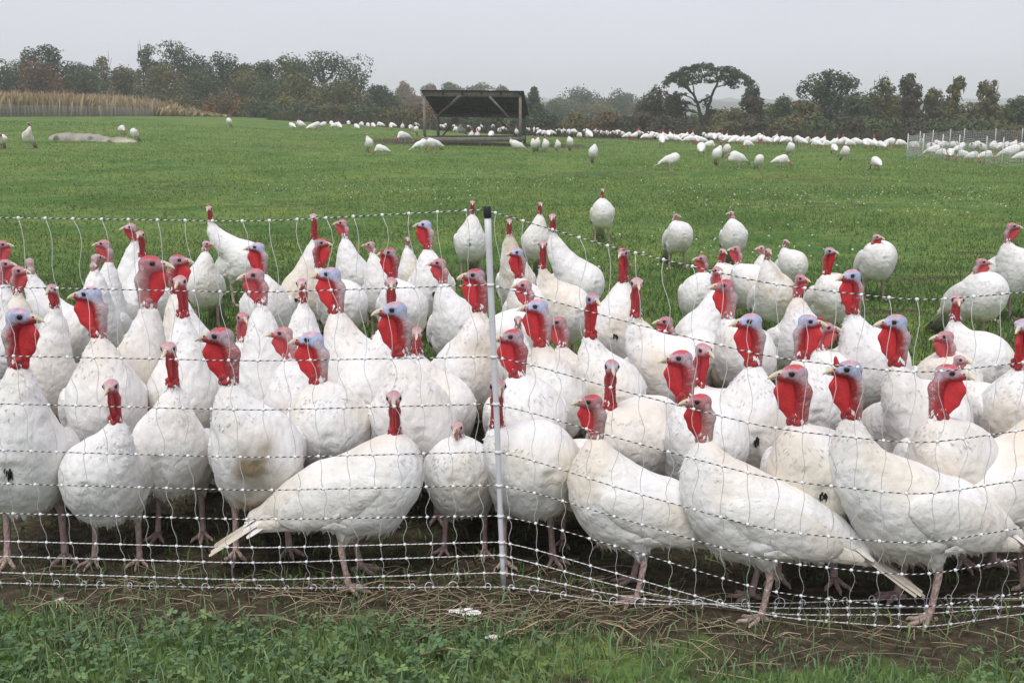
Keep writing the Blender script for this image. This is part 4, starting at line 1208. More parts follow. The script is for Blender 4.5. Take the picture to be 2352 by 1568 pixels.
TREES = [  # x, top y, half width, base y, distance, palette, style, label
 (20, 138, 44, 290, 84, MIDG, 'round', 'tree at the far left edge of the wood with a rounded top'),
 (66, 112, 38, 290, 82, DARK, 'round', 'dark tree with a narrow peaked crown at far left'),
 (112, 104, 36, 290, 80, DARK, 'round', 'dark tree with a squared-off tuft on top at far left'),
 (88, 140, 48, 290, 76, RUST, 'round', 'reddish-brown broad tree in front of two dark tops at far left'),
 (160, 142, 40, 290, 82, DARK, 'round', 'low dark tree between the far left tops and the corn'),
 (232, 134, 40, 290, 84, OLIVE, 'sparse', 'thin olive tree with a feathery top above the corn'),
 (196, 160, 46, 290, 78, MIDG, 'round', 'broad green tree behind the middle of the corn'),
 (280, 158, 42, 288, 79, OLIVE, 'round', 'olive tree with a flat crown behind the corn'),
 (328, 106, 34, 288, 82, MIDG, 'sparse', 'tall thin grey-green tree with gaps showing sky'),
 (404, 94, 46, 288, 84, DARK, 'round', 'tallest dark tree of the left wood'),
 (370, 150, 52, 288, 76, OLIVE, 'round', 'olive tree in front of the tallest dark tree'),
 (506, 112, 62, 288, 82, DARK, 'spread', 'wide dark tree with a domed crown right of the tallest'),
 (560, 140, 40, 288, 84, DARK, 'spread', 'dark tree with holes of sky in its right side'),
 (455, 165, 44, 288, 75, MIDG, 'round', 'mid green tree filling the foot of the wood'),
 (610, 142, 36, 288, 80, MIDG, 'round', 'green tree between the two dark domes of the wood'),
 (652, 130, 36, 288, 82, OLIVE, 'round', 'brown-green tree leaning against the large dome'),
 (745, 108, 86, 288, 80, DARK, 'spread', 'large dark dome-shaped tree ending the left wood'),
 (690, 168, 58, 288, 73, YELL, 'round', 'yellowing tree in front of the large dark dome'),
 (800, 195, 48, 290, 76, DARK, 'round', 'low dark tree under the right side of the dome'),
 (872, 192, 36, 292, 82, DARK, 'round', 'small dark tree just right of the large dome'),
 (930, 196, 40, 292, 90, RUST, 'sparse', 'russet tree left of the shed roof'),
 (985, 200, 36, 292, 92, RUST, 'sparse', 'pale brown tree showing above the left shed corner'),
 (1036, 188, 34, 292, 88, MIDG, 'round', 'feathery green tree above the left half of the shed roof'),
 (1095, 192, 40, 292, 90, MIDG, 'round', 'low green tree above the middle of the shed roof'),
 (1150, 200, 34, 294, 88, MIDG, 'sparse', 'thin tree above the right half of the shed roof'),
 (1226, 198, 40, 296, 76, DARK, 'cone', 'pointed dark green tree right of the shed'),
 (1332, 204, 52, 298, 86, DARK, 'round', 'round grey-green tree in the gap before the ridge'),
 (1270, 236, 40, 298, 72, MIDG, 'round', 'low green tree right of the pointed one'),
 (1430, 212, 46, 300, 84, DARK, 'round', 'misty round tree left of the vine-covered clump'),
 (1372, 240, 44, 300, 74, YELL, 'round', 'yellow-green bush tree below the misty round trees'),
 (1508, 206, 48, 304, 62, VINE, 'block', 'squarish brown clump smothered in vines'),
 (1556, 214, 30, 304, 63, VINE, 'block', 'right shoulder of the vine-covered clump beside the flat-topped tree'),
 (1732, 198, 32, 306, 60, VINE, 'block', 'vine-wrapped stump tree with a hooked top'),
 (1690, 250, 34, 306, 60, OLIVE, 'round', 'bush at the foot of the vine-wrapped stump tree'),
 (1800, 226, 46, 310, 64, MIDG, 'sparse', 'low loose trees left of the broad vine-hung tree'),
 (1906, 152, 66, 312, 60, DARK, 'umbrella', 'broad tree hung with vines, narrow below its wide top'),
 (1850, 228, 40, 312, 58, OLIVE, 'round', 'olive bush left below the broad vine-hung tree'),
 (2030, 180, 46, 314, 62, OLIVE, 'sparse', 'loose olive tree between the broad tree and the dark column'),
 (1980, 226, 40, 314, 60, MIDG, 'round', 'green bush right below the broad vine-hung tree'),
 (2098, 170, 32, 316, 58, VINE, 'column', 'dark leaning column of a tree thick with creeper'),
 (2146, 206, 36, 316, 62, OLIVE, 'sparse', 'thin olive tree right of the dark column'),
 (2202, 180, 34, 318, 60, OLIVE, 'sparse', 'slender tree with twiggy top behind the far netting'),
 (2276, 182, 34, 318, 60, OLIVE, 'sparse', 'second slender twiggy tree behind the far netting, nearer the edge'),
 (2336, 222, 34, 318, 61, MIDG, 'sparse', 'low twiggy tree at the right edge'),
 (2400, 200, 40, 318, 61, MIDG, 'round', 'green tree just beyond the right edge'),
 (-40, 150, 44, 290, 82, DARK, 'round', 'dark tree just beyond the left edge'),
 (40, 165, 56, 290, 88, DARK, 'round', 'dark filling tree low between the far left peaks'),
 (140, 170, 56, 290, 88, MIDG, 'round', 'green filling tree behind the dip right of the squared tuft'),
 (190, 150, 40, 290, 88, DARK, 'round', 'dark tree showing in the dip left of the feathery olive top'),
 (300, 165, 52, 290, 88, DARK, 'round', 'dark tree behind the thin grey-green tree'),
 (360, 140, 42, 290, 89, DARK, 'round', 'dark shoulder left of the tallest tree'),
 (450, 128, 46, 290, 89, DARK, 'round', 'dark shoulder right of the tallest tree'),
 (555, 165, 60, 290, 78, OLIVE, 'round', 'olive tree below the domed crown in the middle of the wood'),
 (620, 185, 60, 290, 76, MIDG, 'round', 'green tree low in front between the domes'),
 (590, 145, 40, 290, 88, DARK, 'round', 'dark tree closing the gap between the domes'),
 (685, 138, 44, 290, 87, DARK, 'round', 'dark left shoulder of the large dome'),
 (760, 190, 60, 290, 74, OLIVE, 'round', 'olive tree under the middle of the large dome'),
 (890, 215, 52, 292, 84, OLIVE, 'round', 'low olive tree between the dome and the russet trees'),
 (955, 222, 50, 292, 84, RUST, 'round', 'rusty low tree left of the shed'),
 (1190, 222, 50, 294, 86, MIDG, 'round', 'low green tree behind the right shed corner'),
 (1300, 232, 50, 298, 84, MIDG, 'round', 'low green tree under the round grey-green tree'),
 (1395, 232, 50, 298, 84, DARK, 'round', 'low dark tree between the two misty round trees'),
 (1480, 236, 46, 302, 80, OLIVE, 'round', 'low olive tree behind the vine-covered clump'),
 (1775, 240, 46, 308, 66, OLIVE, 'round', 'low olive tree right behind the vine-wrapped stump'),
 (1850, 236, 50, 310, 66, MIDG, 'round', 'low green tree left behind the broad vine-hung tree'),
 (1970, 214, 46, 312, 66, MIDG, 'round', 'green tree right behind the broad vine-hung tree'),
 (2065, 214, 48, 312, 66, OLIVE, 'round', 'olive tree left behind the dark leaning column'),
 (2175, 230, 48, 314, 66, MIDG, 'round', 'low green tree between the column and the slender tree'),
 (2245, 240, 48, 314, 66, OLIVE, 'round', 'low olive tree between the two slender trees'),
 (1606, 268, 44, 304, 72, MIDG, 'round', 'low pale green bush tree seen between the forked trunks'),
 (1660, 258, 44, 304, 72, OLIVE, 'round', 'low olive bush tree right behind the forked trunks'),
 (2310, 244, 48, 314, 66, MIDG, 'round', 'low green tree beside the low twiggy tree'),
]
SHRUBS = [(40, 225, 60, 290, 74, OLIVE), (150, 215, 60, 290, 74, RUST), (255, 222, 60, 288, 73, RUST), (340, 215, 60, 288, 72, DARK), (430, 225, 60, 288, 72, OLIVE), (520, 222, 60, 288, 71, RUST),
          (600, 232, 50, 290, 70, MIDG), (680, 240, 54, 292, 69, MIDG), (765, 240, 50, 294, 69, OLIVE), (838, 244, 46, 295, 69, MIDG), (915, 250, 50, 297, 68, OLIVE), (985, 246, 46, 299, 68, RUST), (1050, 258, 46, 300, 66, MIDG),
          (1120, 262, 46, 302, 65, DARK), (1190, 255, 46, 304, 64, MIDG), (1260, 262, 46, 308, 62, DARK), (1330, 266, 46, 310, 60, OLIVE), (1400, 262, 46, 312, 59, RUST), (1462, 262, 44, 314, 58, VINE), (1530, 270, 46, 316, 57, VINE),
          (1600, 290, 34, 318, 57, VINE), (1670, 282, 40, 320, 56, OLIVE), (1742, 272, 44, 321, 56, VINE), (1815, 274, 46, 323, 55, OLIVE), (1885, 272, 46, 324, 54, MIDG), (1955, 274, 46, 326, 54, VINE), (2025, 278, 44, 328, 53, MIDG),
          (2095, 275, 44, 330, 53, VINE), (2165, 278, 46, 330, 53, MIDG), (2235, 280, 46, 330, 53, MIDG), (2305, 284, 46, 330, 53, OLIVE), (2380, 284, 46, 330, 53, MIDG)]

def tree(x, ty, hw, by, Y, pal, style, label, seed, shrub=False, group=None):
    r = np.random.default_rng(seed)
    X = (x - CX) / FPX * Y * 1.0
    gz = float(ground(X, Y))
    top = at_depth(x, ty, Y)[2] - gz
    X = float(at_depth(x, ty, Y)[0])
    w = hw * Y / FPX
    root = empty('shrub' if shrub else 'tree', (X, Y, gz - .03))
    tag(root, label, 'shrub' if shrub else 'tree', group)
    lobes, limbs = [], []
    H = top
    def lobe(px, pz, a, b_=None, py=None):
        lobes.append(((px, r.uniform(-.5, .5) * w if py is None else py, pz), (a, a, b_ or a)))
    if style == 'round':
        for i in range(18 if not shrub else 11):
            t = (i + r.uniform(0, 1)) / (18 if not shrub else 11)
            z = H * (.22 + .64 * t)
            e = w * (1 - (max(t - .30, 0) / .80) ** 2) ** .5
            lobe(r.uniform(-1, 1) * e * .72, z, w * r.uniform(.32, .52), max(w * r.uniform(.28, .42), H * .07))
        lobe(r.uniform(-.15, .15) * w, H - w * .30, w * .40, w * .30)
        lobe(r.uniform(-.35, .35) * w, H - w * .42, w * .40, w * .30)
        for i in range(6): lobe(r.uniform(-.8, .8) * w, H * r.uniform(.05, .35), w * .46, w * .40)
        n, size = 4300, .145
    elif style == 'spread':
        for i in range(22):
            a = r.uniform(-1, 1)
            z = H * (.97 - .30 * a * a) - w * .16 - r.uniform(0, .22) * H
            lobe(a * w * .86, z, w * r.uniform(.18, .30), w * r.uniform(.12, .20))
        for i in range(22): lobe(r.uniform(-.85, .85) * w, H * r.uniform(.05, .70), w * .34, w * .30)
        n, size = 8000, .14
    elif style == 'sparse':
        for i in range(24):
            t = .08 + .92 * (i + r.uniform(0, 1)) / 24
            e = w * (1.0 - .62 * max(t - .45, 0) / .55)
            lobe(r.uniform(-1, 1) * e * .70, H * t - w * .12, w * r.uniform(.20, .42), w * r.uniform(.20, .46))
        n, size = 3000, .13
    elif style == 'cone':
        for i in range(18):
            t = r.uniform(0, 1)
            lobe(r.uniform(-1, 1) * w * (1 - t) * .80, H * (.1 + .80 * t), w * (.46 - .26 * t), w * .34)
        lobe(0, H * .93, w * .18, H * .07)
        n, size = 3600, .14
    elif style in ('block', 'column'):
        for i in range(22):
            t = i / 21
            lean = (.25 * t if style == 'column' else 0) * w * -1
            e = w * ((.95 if t < .75 else .70) if style == 'block' else .62)
            lobe(lean + r.uniform(-1, 1) * e * .55 + (.3 * w if style == 'column' else 0) * (1 - t), H * (.06 + .86 * t), w * r.uniform(.42, .56) * (1 if t < .85 else .7), w * r.uniform(.34, .46))
        n, size = 4600, .13
    elif style == 'umbrella':
        for i in range(24):
            a = r.uniform(-1, 1)
            lobe(a * w * .85, H * (.93 - .20 * a * a) - r.uniform(0, .22) * H, w * r.uniform(.18, .30), w * r.uniform(.14, .24))
        for i in range(16):
            t = r.uniform(.05, .75)
            lobe(r.uniform(-.34, .34) * w + .05 * w, H * t, w * .30, w * .32)
        n, size = 5200, .13
    size *= max(1.0, Y / 82)
    if style == 'sparse' and Y > 100: n = int(n * 1.5)
    V, Q, c = leaf_cloud(lobes, n if not shrub else 2600, size, r, pal)
    V[:, 2] = np.maximum(V[:, 2], .02)
    link('crown', mesh_np('crown', V, Q, c, False, M_LEAF), root)
    tb = MB()
    tr = max(.07, w * .07)
    zz = np.linspace(0, H * .72, 7)
    P = np.stack([np.cumsum(r.normal(0, .03 * w, 7)), np.cumsum(r.normal(0, .03 * w, 7)), zz], -1)
    bc = (.085, .072, .058)
    tb.tube(P, tr * (1 - .65 * np.linspace(0, 1, 7)), 7, bc)
    for (c0, q) in lobes[::2]:
        k = min(5, max(1, int(c0[2] / (H * .72) * 6) - 2))
        a = P[k]; b_ = np.array(c0)
        mid = (a + b_) / 2 + np.array((0, 0, -.06 * H))
        tb.tube([a, mid, b_], [tr * .45, tr * .32, tr * .12], 5, bc)
    if style == 'sparse':      # bare twigs above the leaves
        for i in range(14):
            a = np.array((r.uniform(-.4, .4) * w, r.uniform(-.3, .3) * w, H * r.uniform(.7, .92)))
            tb.tube([a, a + np.array((r.uniform(-.18, .18) * w, 0, r.uniform(.10, .2) * H))], [.022, .008], 4, bc)
    tb.build('trunk', M_BARK, root)
    return root

def flat_tree():
    """the lone tree with a flat, layered crown on two forking stems"""
    Y = 62.0
    r = np.random.default_rng(12)
    base = at_depth(1618, 304, Y)
    gz = float(ground(base[0], Y))
    root = empty('flat_topped_tree', (base[0], Y, gz - .03))
    tag(root, 'flat-topped tree with layered branches and forked bare trunk', 'tree')
    def L(x, y, dy=0.0):
        p = at_depth(x, y, Y + dy)
        return p - np.array((base[0], Y, gz))
    tb = MB(); bc = (.060, .052, .044)
    def limb(pts, r0, r1, dy=0.0):
        q = [L(x, y, dy * i / max(1, len(pts) - 1)) for i, (x, y) in enumerate(pts)]
        q = np.array(q); t = np.linspace(0, 1, len(q))
        tt = np.linspace(0, 1, len(q) * 3)
        q = np.stack([np.interp(tt, t, q[:, k]) for k in range(3)], -1)
        q[1:-1] += r.normal(0, .02, q[1:-1].shape)
        tb.tube(q, r0 + (r1 - r0) * tt, 7, bc)
    limb([(1620, 318), (1616, 290), (1608, 262), (1604, 240), (1596, 222), (1582, 205), (1568, 192)], .13, .045)
    limb([(1618, 300), (1622, 262), (1632, 232), (1638, 208), (1648, 190), (1646, 172), (1650, 156)], .10, .04, .8)
    limb([(1602, 236), (1612, 230), (1624, 224), (1634, 222)], .07, .05)
    ends = []
    for pts, dy in (([(1582, 205), (1560, 190), (1540, 182)], -1), ([(1590, 215), (1570, 180), (1556, 168)], 1), ([(1596, 222), (1590, 190), (1592, 165), (1600, 150)], .5),
                    ([(1646, 185), (1670, 176), (1700, 176), (1722, 180)], -1), ([(1642, 200), (1672, 192), (1694, 196)], 1), ([(1648, 180), (1665, 162), (1688, 160)], .3),
                    ([(1646, 172), (1630, 158), (1622, 147)], -.6), ([(1604, 245), (1585, 238), (1566, 232)], .4), ([(1608, 260), (1592, 256), (1575, 252)], -.4), ([(1602, 236), (1580, 220), (1562, 214)], -.9),
                    ([(1620, 275), (1632, 262), (1640, 250)], .3)):
        limb(pts, .042, .014, dy); ends.append((pts[-1], pts[-2], dy))
    tb.build('trunk', M_BARK, root)
    lobes = []
    for i in range(230):
        x = r.uniform(1526, 1726)
        a = (x - 1626) / 100
        topy = 146 + 40 * abs(a) ** 2.2
        y = topy + r.uniform(0, 1) ** 1.3 * (42 if abs(a) < .7 else 16)
        dy = r.uniform(-1.6, 1.6)
        p = L(x, y, dy)
        lobes.append((p, (r.uniform(.12, .30), r.uniform(.2, .4), r.uniform(.045, .13))))
    for (e, e2, dy) in ends:
        for k in range(3):
            t = r.uniform(0, 1)
            p = L(e[0] + (e2[0] - e[0]) * t, e[1] + (e2[1] - e[1]) * t - 1, dy)
            lobes.append((p, (.22, .22, .08)))
    V, Q, c = leaf_cloud(lobes, 6500, .11, r, DARK)
    link('crown', mesh_np('crown', V, Q, c, False, M_LEAF), root)
    iv = [(L(1622 + r.uniform(-3, 9), y, .2), (.17, .17, .22)) for y in np.linspace(300, 225, 11)]
    V, Q, c = leaf_cloud(iv, 700, .09, r, VINE)
    link('ivy', mesh_np('ivy', V, Q, c, False, M_LEAF), root)

def trees():
    for i, t in enumerate(TREES):
        if t[0] < 860:
            t = t[:1] + (t[1] - 5, t[2] * 1.14) + t[3:]
        if 900 < t[0] < 1490 and t[6] != 'cone':
            t = t[:4] + (t[4] * 1.75,) + t[5:]     # the woods in the middle stand farther off
        tree(*t, seed=200 + i)
    place = ['at the far left behind the thickest corn', 'second from the left edge behind the corn', 'third from the left edge behind the corn', 'under the thin grey-green tree', 'under the tallest dark tree', 'behind the tapering end of the corn',
             'just right of the corn end', 'left below the yellowing tree', 'right below the yellowing tree', 'below the right flank of the large dark dome', 'midway between dome tree and shed', 'touching the left end of the shed roof', 'seen through the left half of the shed',
             'seen through the right half of the shed', 'at the right end of the shed', 'below the pointed dark tree', 'below the gap with the distant ridge', 'below the misty round trees', 'at the left foot of the vine-covered clump', 'at the right foot of the vine-covered clump',
             'low at the foot of the flat-topped tree', 'between the flat-topped tree and the vine-wrapped stump', 'right at the foot of the vine-wrapped stump', 'below the loose low trees right of the stump', 'left of the trunk of the broad vine-hung tree', 'right of the trunk of the broad vine-hung tree', 'left of the dark leaning column',
             'at the foot of the dark leaning column', 'behind the left post of the far netting', 'behind the middle of the far netting', 'behind the right part of the far netting', 'behind the netting at the right edge']
    for i, (x, ty, hw, by, Y, pal) in enumerate(SHRUBS):
        c = {id(DARK): 'dark green', id(OLIVE): 'olive', id(RUST): 'russet', id(MIDG): 'mid green', id(YELL): 'yellowing', id(VINE): 'brownish'}[id(pal)]
        tree(x, ty, hw, by, Y, pal, 'round', '%s hedge bush %s' % (c, place[i]), 400 + i, True, 'bushes of the far hedge')
    flat_tree()
    print('trees', time.time() - T0)

# ------------------------------------------------------------------ corn, left fence, rock, far netting
def corn():
    r = np.random.default_rng(31)
    n = 14000
    # field edge runs from the left towards the end of the wood
    t = r.uniform(0, 1, n) ** .8; dpt = r.uniform(0, 1, n)
    e0, e1 = np.array((-38.0, 44.5)), np.array((-17.6, 68.0))
    base = e0 + (e1 - e0) * t[:, None] + np.array((-.15, 1.0)) * (dpt * 16)[:, None]
    X, Y = base.T
    gz = ground(X, Y)
    H = (.80 + .36 * sst(-19, -27, X) + r.normal(0, .13, n)) * (.12 + .88 * sst(-17.5, -23.5, X)) + .05 + dpt * .06
    d = r.uniform(0, 6.28, n)
    ux, uy = np.cos(d), np.sin(d)
    w = r.uniform(.03, .09, n)
    lean = r.normal(0, .20, (n, 2))
    z0 = np.stack([X, Y, gz], -1)
    mid = z0 + np.stack([lean[:, 0] * .4, lean[:, 1] * .4, H * .6], -1)
    top = z0 + np.stack([lean[:, 0], lean[:, 1], H], -1)
    u = np.stack([ux, uy, 0 * ux], -1) * w[:, None]
    V = np.stack([z0 - u * .5, z0 + u * .5, mid + u, mid - u, top], 1).reshape(-1, 3)
    k = np.arange(n) * 5
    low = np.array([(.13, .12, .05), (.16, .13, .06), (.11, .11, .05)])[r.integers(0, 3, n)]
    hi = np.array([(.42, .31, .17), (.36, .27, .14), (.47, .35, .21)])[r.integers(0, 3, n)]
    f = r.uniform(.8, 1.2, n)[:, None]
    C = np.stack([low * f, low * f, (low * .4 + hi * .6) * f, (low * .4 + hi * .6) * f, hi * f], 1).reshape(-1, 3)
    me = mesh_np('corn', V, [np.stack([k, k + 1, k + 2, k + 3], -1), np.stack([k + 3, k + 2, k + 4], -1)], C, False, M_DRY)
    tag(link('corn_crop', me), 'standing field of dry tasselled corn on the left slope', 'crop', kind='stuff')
    # netting and stakes along the corn
    root = empty('corn_fence', (-34, 43.6, float(ground(-34, 43.6))))
    tag(root, 'grey netting fence on thin stakes along the corn edge', 'fence')
    nb = MB()
    a, b_ = np.array((-40.0, 42.4)), np.array((-19.5, 60.0))
    inv = np.array(root.location)
    wires = 9
    for j in range(wires):
        tt = np.linspace(0, 1, 60)
        p = a + (b_ - a) * tt[:, None]
        P = np.stack([p[:, 0], p[:, 1], ground(p[:, 0], p[:, 1]) + .06 + .86 * j / (wires - 1) * (1 - .55 * tt)], -1) - inv
        nb.tube(P, .008, 4, (.34, .32, .32))
    for i in range(160):
        t = i / 159
        p = a + (b_ - a) * t
        g = float(ground(p[0], p[1]))
        nb.tube([np.array((p[0], p[1], g + .05)) - inv, np.array((p[0], p[1], g + .06 + .86 * (1 - .55 * t))) - inv], .007, 4, (.34, .32, .32))
    o = nb.build('netting', M_PLASTIC, root)
    sm = None
    for i in range(13):
        p = a + (b_ - a) * (i / 12) ** 1.1
        g = float(ground(p[0], p[1]))
        if sm is None:
            q = MB(); q.tube([(0, 0, 0), (0, 0, .90)], .014, 6, (.40, .40, .41)); sm = q.mesh('stake', M_PLASTIC)
        link('stake', sm, root, np.array((p[0], p[1], g)) - inv)

def rock():
    p0 = gpoint(185, 323); p1 = gpoint(272, 326)
    for (p, rr, seed, lab) in ((p0, (1.00, .50, .27), 3, 'long low grey rock lying in the left pasture'),
                               (p1, (.66, .40, .17), 5, 'flatter dark-edged rock at the right end of the long one')):
        X, Y, Z, lo = grid((-rr[0] * 1.2, -rr[1] * 1.3, -.1), (rr[0] * 1.2, rr[1] * 1.3, rr[2] * 1.4), .045)
        P = np.stack([X.ravel(), Y.ravel(), Z.ravel()], -1)
        f = ell((X, Y, Z), (0, 0, 0), rr, pitch=R(-3)) + (.06 * snoise(P, 3, seed) + .035 * snoise(P, 9, seed)).reshape(X.shape)
        V, Q = surface_nets(f, lo, .045)
        c = lerp(np.tile(np.array((.32, .30, .25)), (len(V), 1)), np.tile(np.array((.48, .43, .34)), (len(V), 1)), sst(-.3, .6, snoise(V, 4, seed)))
        c = lerp(c, c * 0 + np.array((.10, .10, .09)), sst(.4, .9, snoise(V, 8, seed + 1)))
        o = link('rock', mesh_np('rock', V, Q, c, True, M_ROCK), None, p - np.array((0, 0, .05)))
        tag(o, lab, 'rock', 'rocks in the left pasture')

def far_net():
    pts = [(2294 - 214 + 2, 372), (2118, 374), (2165, 376), (2205, 378), (2250, 380), (2300, 384), (2352, 390), (2420, 396)]
    P0 = gpoint(2082, 366)
    back = [gpoint(x, y) for x, y in ((2082, 366), (2118, 366), (2162, 369), (2200, 371), (2262, 377), (2300, 383), (2360, 388), (2430, 394))]
    rear = [gpoint(x, y) for x, y in ((2082, 366), (2110, 356), (2140, 350), (2180, 346), (2212, 344), (2284, 342), (2345, 341), (2440, 340))]
    root = empty('far_net_fence', P0)
    tag(root, 'distant white netting pen on thin white posts at right', 'fence')
    nb = MB()
    q = MB(); q.tube([(0, 0, 0), (0, 0, .70)], .013, 6, (.70, .70, .70)); pm = q.mesh('post', M_PLASTIC)
    first = True
    for run in (back, rear):
        run = np.array(run)
        for k in range(len(run) - 1):
            a, b_ = run[k], run[k + 1]
            L = np.linalg.norm(b_ - a)
            for j in range(11):
                z = .03 + .62 * (j / 10) ** .8
                t = np.linspace(0, 1, 7)[:, None]
                nb.tube(a + (b_ - a) * t + np.array((0, 0, 1)) * (z - .05 * np.sin(t * 3.14)) - P0, max(.0034, 0), 4, (.50, .50, .51))
            m = max(3, int(L / .10))
            for i in range(m):
                p = a + (b_ - a) * i / m - P0
                nb.tube([p + (0, 0, .03), p + (0, 0, .62)], .0026, 3, (.50, .50, .51), caps=False)
        for k, p in enumerate(run):
            if run is not None and k == 0 and not first: continue
            link('post', pm, root, p - P0)
        first = False
    nb.build('netting', M_PLASTIC, root)

# ------------------------------------------------------------------ the shed
def shed():
    fl, fr = at_depth(974, 216, 37.2), at_depth(1195, 218, 37.6)
    rl, rr_ = at_depth(1006, 264, 39.6), at_depth(1205, 267, 40.0)
    g = float(ground(-1, 38))
    O = np.array(((fl[0] + fr[0]) / 2, 37.4, g))
    root = empty('field_shed', O)
    tag(root, 'open timber field shed with a back-sloping corrugated roof', 'shed')
    fl, fr, rl, rr_ = [p - O for p in (fl, fr, rl, rr_)]
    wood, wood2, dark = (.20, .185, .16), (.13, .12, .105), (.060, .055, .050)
    def timber(name, a, b_, w, h, c=wood):
        return MB().beam(a, b_, w, h, c).build(name, M_WOOD, root, smooth=False)
    up = np.array((0, 0, 1.0))
    ov = (fr - fl) / np.linalg.norm(fr - fl)
    dn = (rl - fl + rr_ - fr); dn /= np.linalg.norm(dn)
    # corrugated sheets, each its own part
    N = 7
    for i in range(N):
        b = MB()
        t0, t1 = i / N, (i + 1) / N + .012
        m = 19
        tt = np.linspace(t0, t1, m)
        nrm = np.cross(ov, dn); nrm = nrm if nrm[2] > 0 else -nrm
        a = fl - ov * .10 - dn * .16; a2 = fr + ov * .10 - dn * .16
        c = rl - ov * .10 + dn * .22; c2 = rr_ + ov * .10 + dn * .22
        wv = nrm * (.010 * np.cos(tt * N * 2 * np.pi * 6))[:, None] + nrm * (.085 + .004 * (i % 2))
        A = a + (a2 - a) * tt[:, None] + wv; B = c + (c2 - c) * tt[:, None] + wv
        th = nrm * .005
        V = np.vstack([A, B, A + th, B + th])
        j = np.arange(m - 1)
        Q = np.vstack([np.stack([j, j + m, j + m + 1, j + 1], -1), np.stack([2 * m + j, 2 * m + j + 1, 3 * m + j + 1, 3 * m + j], -1), np.stack([j, j + 1, 2 * m + j + 1, 2 * m + j], -1)])
        b.add(V, Q, None, np.array((.060, .056, .052)) * (1 + .2 * math.sin(i * 2.4)))
        b.build('roof_sheet', M_ROOF, root)
    timber('front_beam', fl - ov * .02, fr + ov * .02, .05, .16)
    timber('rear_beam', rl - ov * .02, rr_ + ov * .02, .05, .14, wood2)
    for k in range(6):
        t = k / 5
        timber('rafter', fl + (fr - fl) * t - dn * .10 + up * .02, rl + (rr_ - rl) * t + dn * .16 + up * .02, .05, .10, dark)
    for k in range(5):
        t = (k + .5) / 5
        a = fl + (rl - fl) * t + up * .075; b_ = fr + (rr_ - fr) * t + up * .075
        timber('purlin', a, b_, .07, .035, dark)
    posts = []
    for p in (fl, fr, rl, rr_):
        q = p.copy(); q[2] = .02
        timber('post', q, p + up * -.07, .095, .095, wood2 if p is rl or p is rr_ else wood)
        posts.append(q)
    ql, qr, pl, pr = posts
    # diagonal braces
    def fpt(x, y, Y): return at_depth(x, y, Y) - O
    timber('brace', fpt(1055, 222, 37.05), fpt(1004, 268, 38.6), .09, .05)
    timber('brace', fpt(1124, 222, 37.05), fpt(1168, 270, 37.3), .09, .05)
    timber('brace', fpt(1050, 271, 39.9), fpt(1012, 318, 39.9), .08, .05, wood2)
    timber('brace', fpt(1142, 272, 39.9), fpt(1196, 322, 39.7), .09, .05, wood2)
    # skid floor: two long runners and cross boards
    z0 = .22
    ql2, qr2, pl2, pr2 = [np.array((q[0], q[1], z0)) for q in (ql, qr, pl, pr)]
    timber('runner', ql2 - ov * .05 + (0, -.07, 0), qr2 + ov * .05 + (0, -.07, 0), .07, .16, wood)
    timber('runner', pl2 - ov * .05, pr2 + ov * .05, .07, .16, wood2)
    timber('side_runner', ql2, pl2, .07, .16, wood2)
    timber('side_runner', qr2, pr2, .07, .16, wood)
    for k in range(4):
        t = (k + 1) / 5
        timber('slat', ql2 + (qr2 - ql2) * t + up * .02, pl2 + (pr2 - pl2) * t + up * .02, .10, .04, wood2)

# ------------------------------------------------------------------ the near net fence
WX = np.array([-420, -300, 0, 590, 1140, 1180, 1415, 1769, 2114, 2352, 2700, 2820], float)
WY = [
 [492, 494, 500, 509, 481, 501, 571, 653, 692, 671, 640, 630],
 [650, 652, 659, 672, 654, 666, 733, 821, 859, 832, 796, 785],
 [808, 810, 817, 829, 819, 825, 894, 984, 1021, 987, 945, 932],
 [918, 921, 927, 942, 927, 935, 1005, 1100, 1139, 1100, 1060, 1047],
 [1025, 1027, 1034, 1051, 1037, 1042, 1119, 1219, 1251, 1210, 1170, 1157],
 [1102, 1104, 1110, 1126, 1114, 1116, 1187, 1290, 1324, 1279, 1238, 1225],
 [1168, 1170, 1178, 1193, 1184, 1185, 1254, 1360, 1398, 1359, 1312, 1298],
 [1232, 1235, 1242, 1258, 1244, 1246, 1316, 1416, 1443, 1408, 1368, 1355],
 [1267, 1270, 1277, 1293, 1274, 1279, 1345, 1420, 1419, 1398, 1372, 1361],
 [1303, 1306, 1314, 1332, 1314, 1315, 1368, 1405, 1402, 1400, 1385, 1372],
 [1329, 1331, 1338, 1350, 1347, 1346, 1385, 1394, 1380, 1382, 1378, 1366],
]
def post_x(y):
    return float(np.interp(y, [475, 640, 960, 1200, 1368], [1119, 1126, 1141, 1150, 1158]))

_xs = np.arange(-420, 2821, 10.0)
WIRE = []
for row in WY:
    y = np.interp(_xs, WX, row)
    px = post_x(row[4])
    wxs = WX.copy(); wxs[4] = px
    y = np.interp(_xs, wxs, row)
    i = int((px + 420) / 10)
    for seg in (slice(0, i + 1), slice(i, len(_xs))):
        q = y[seg].copy()
        for _ in range(60):
            q[1:-1] = .25 * q[:-2] + .5 * q[1:-1] + .25 * q[2:]
        y[seg] = q
    WIRE.append(y)
def wire_y(j, x): return float(np.interp(x, _xs, WIRE[j]))

def net_pt(j, x, y):
    """point of the netting; the lowest wires lie folded on the ground towards the right"""
    p = fence_pt(x, y)
    if j >= 8:
        f = float(sst(1480, 1760, x))
        if f > 0:
            g = gpoint(x, y + 6); g[2] += .018
            p = p * (1 - f) + g * f
    p[2] = max(p[2], .008)
    return p

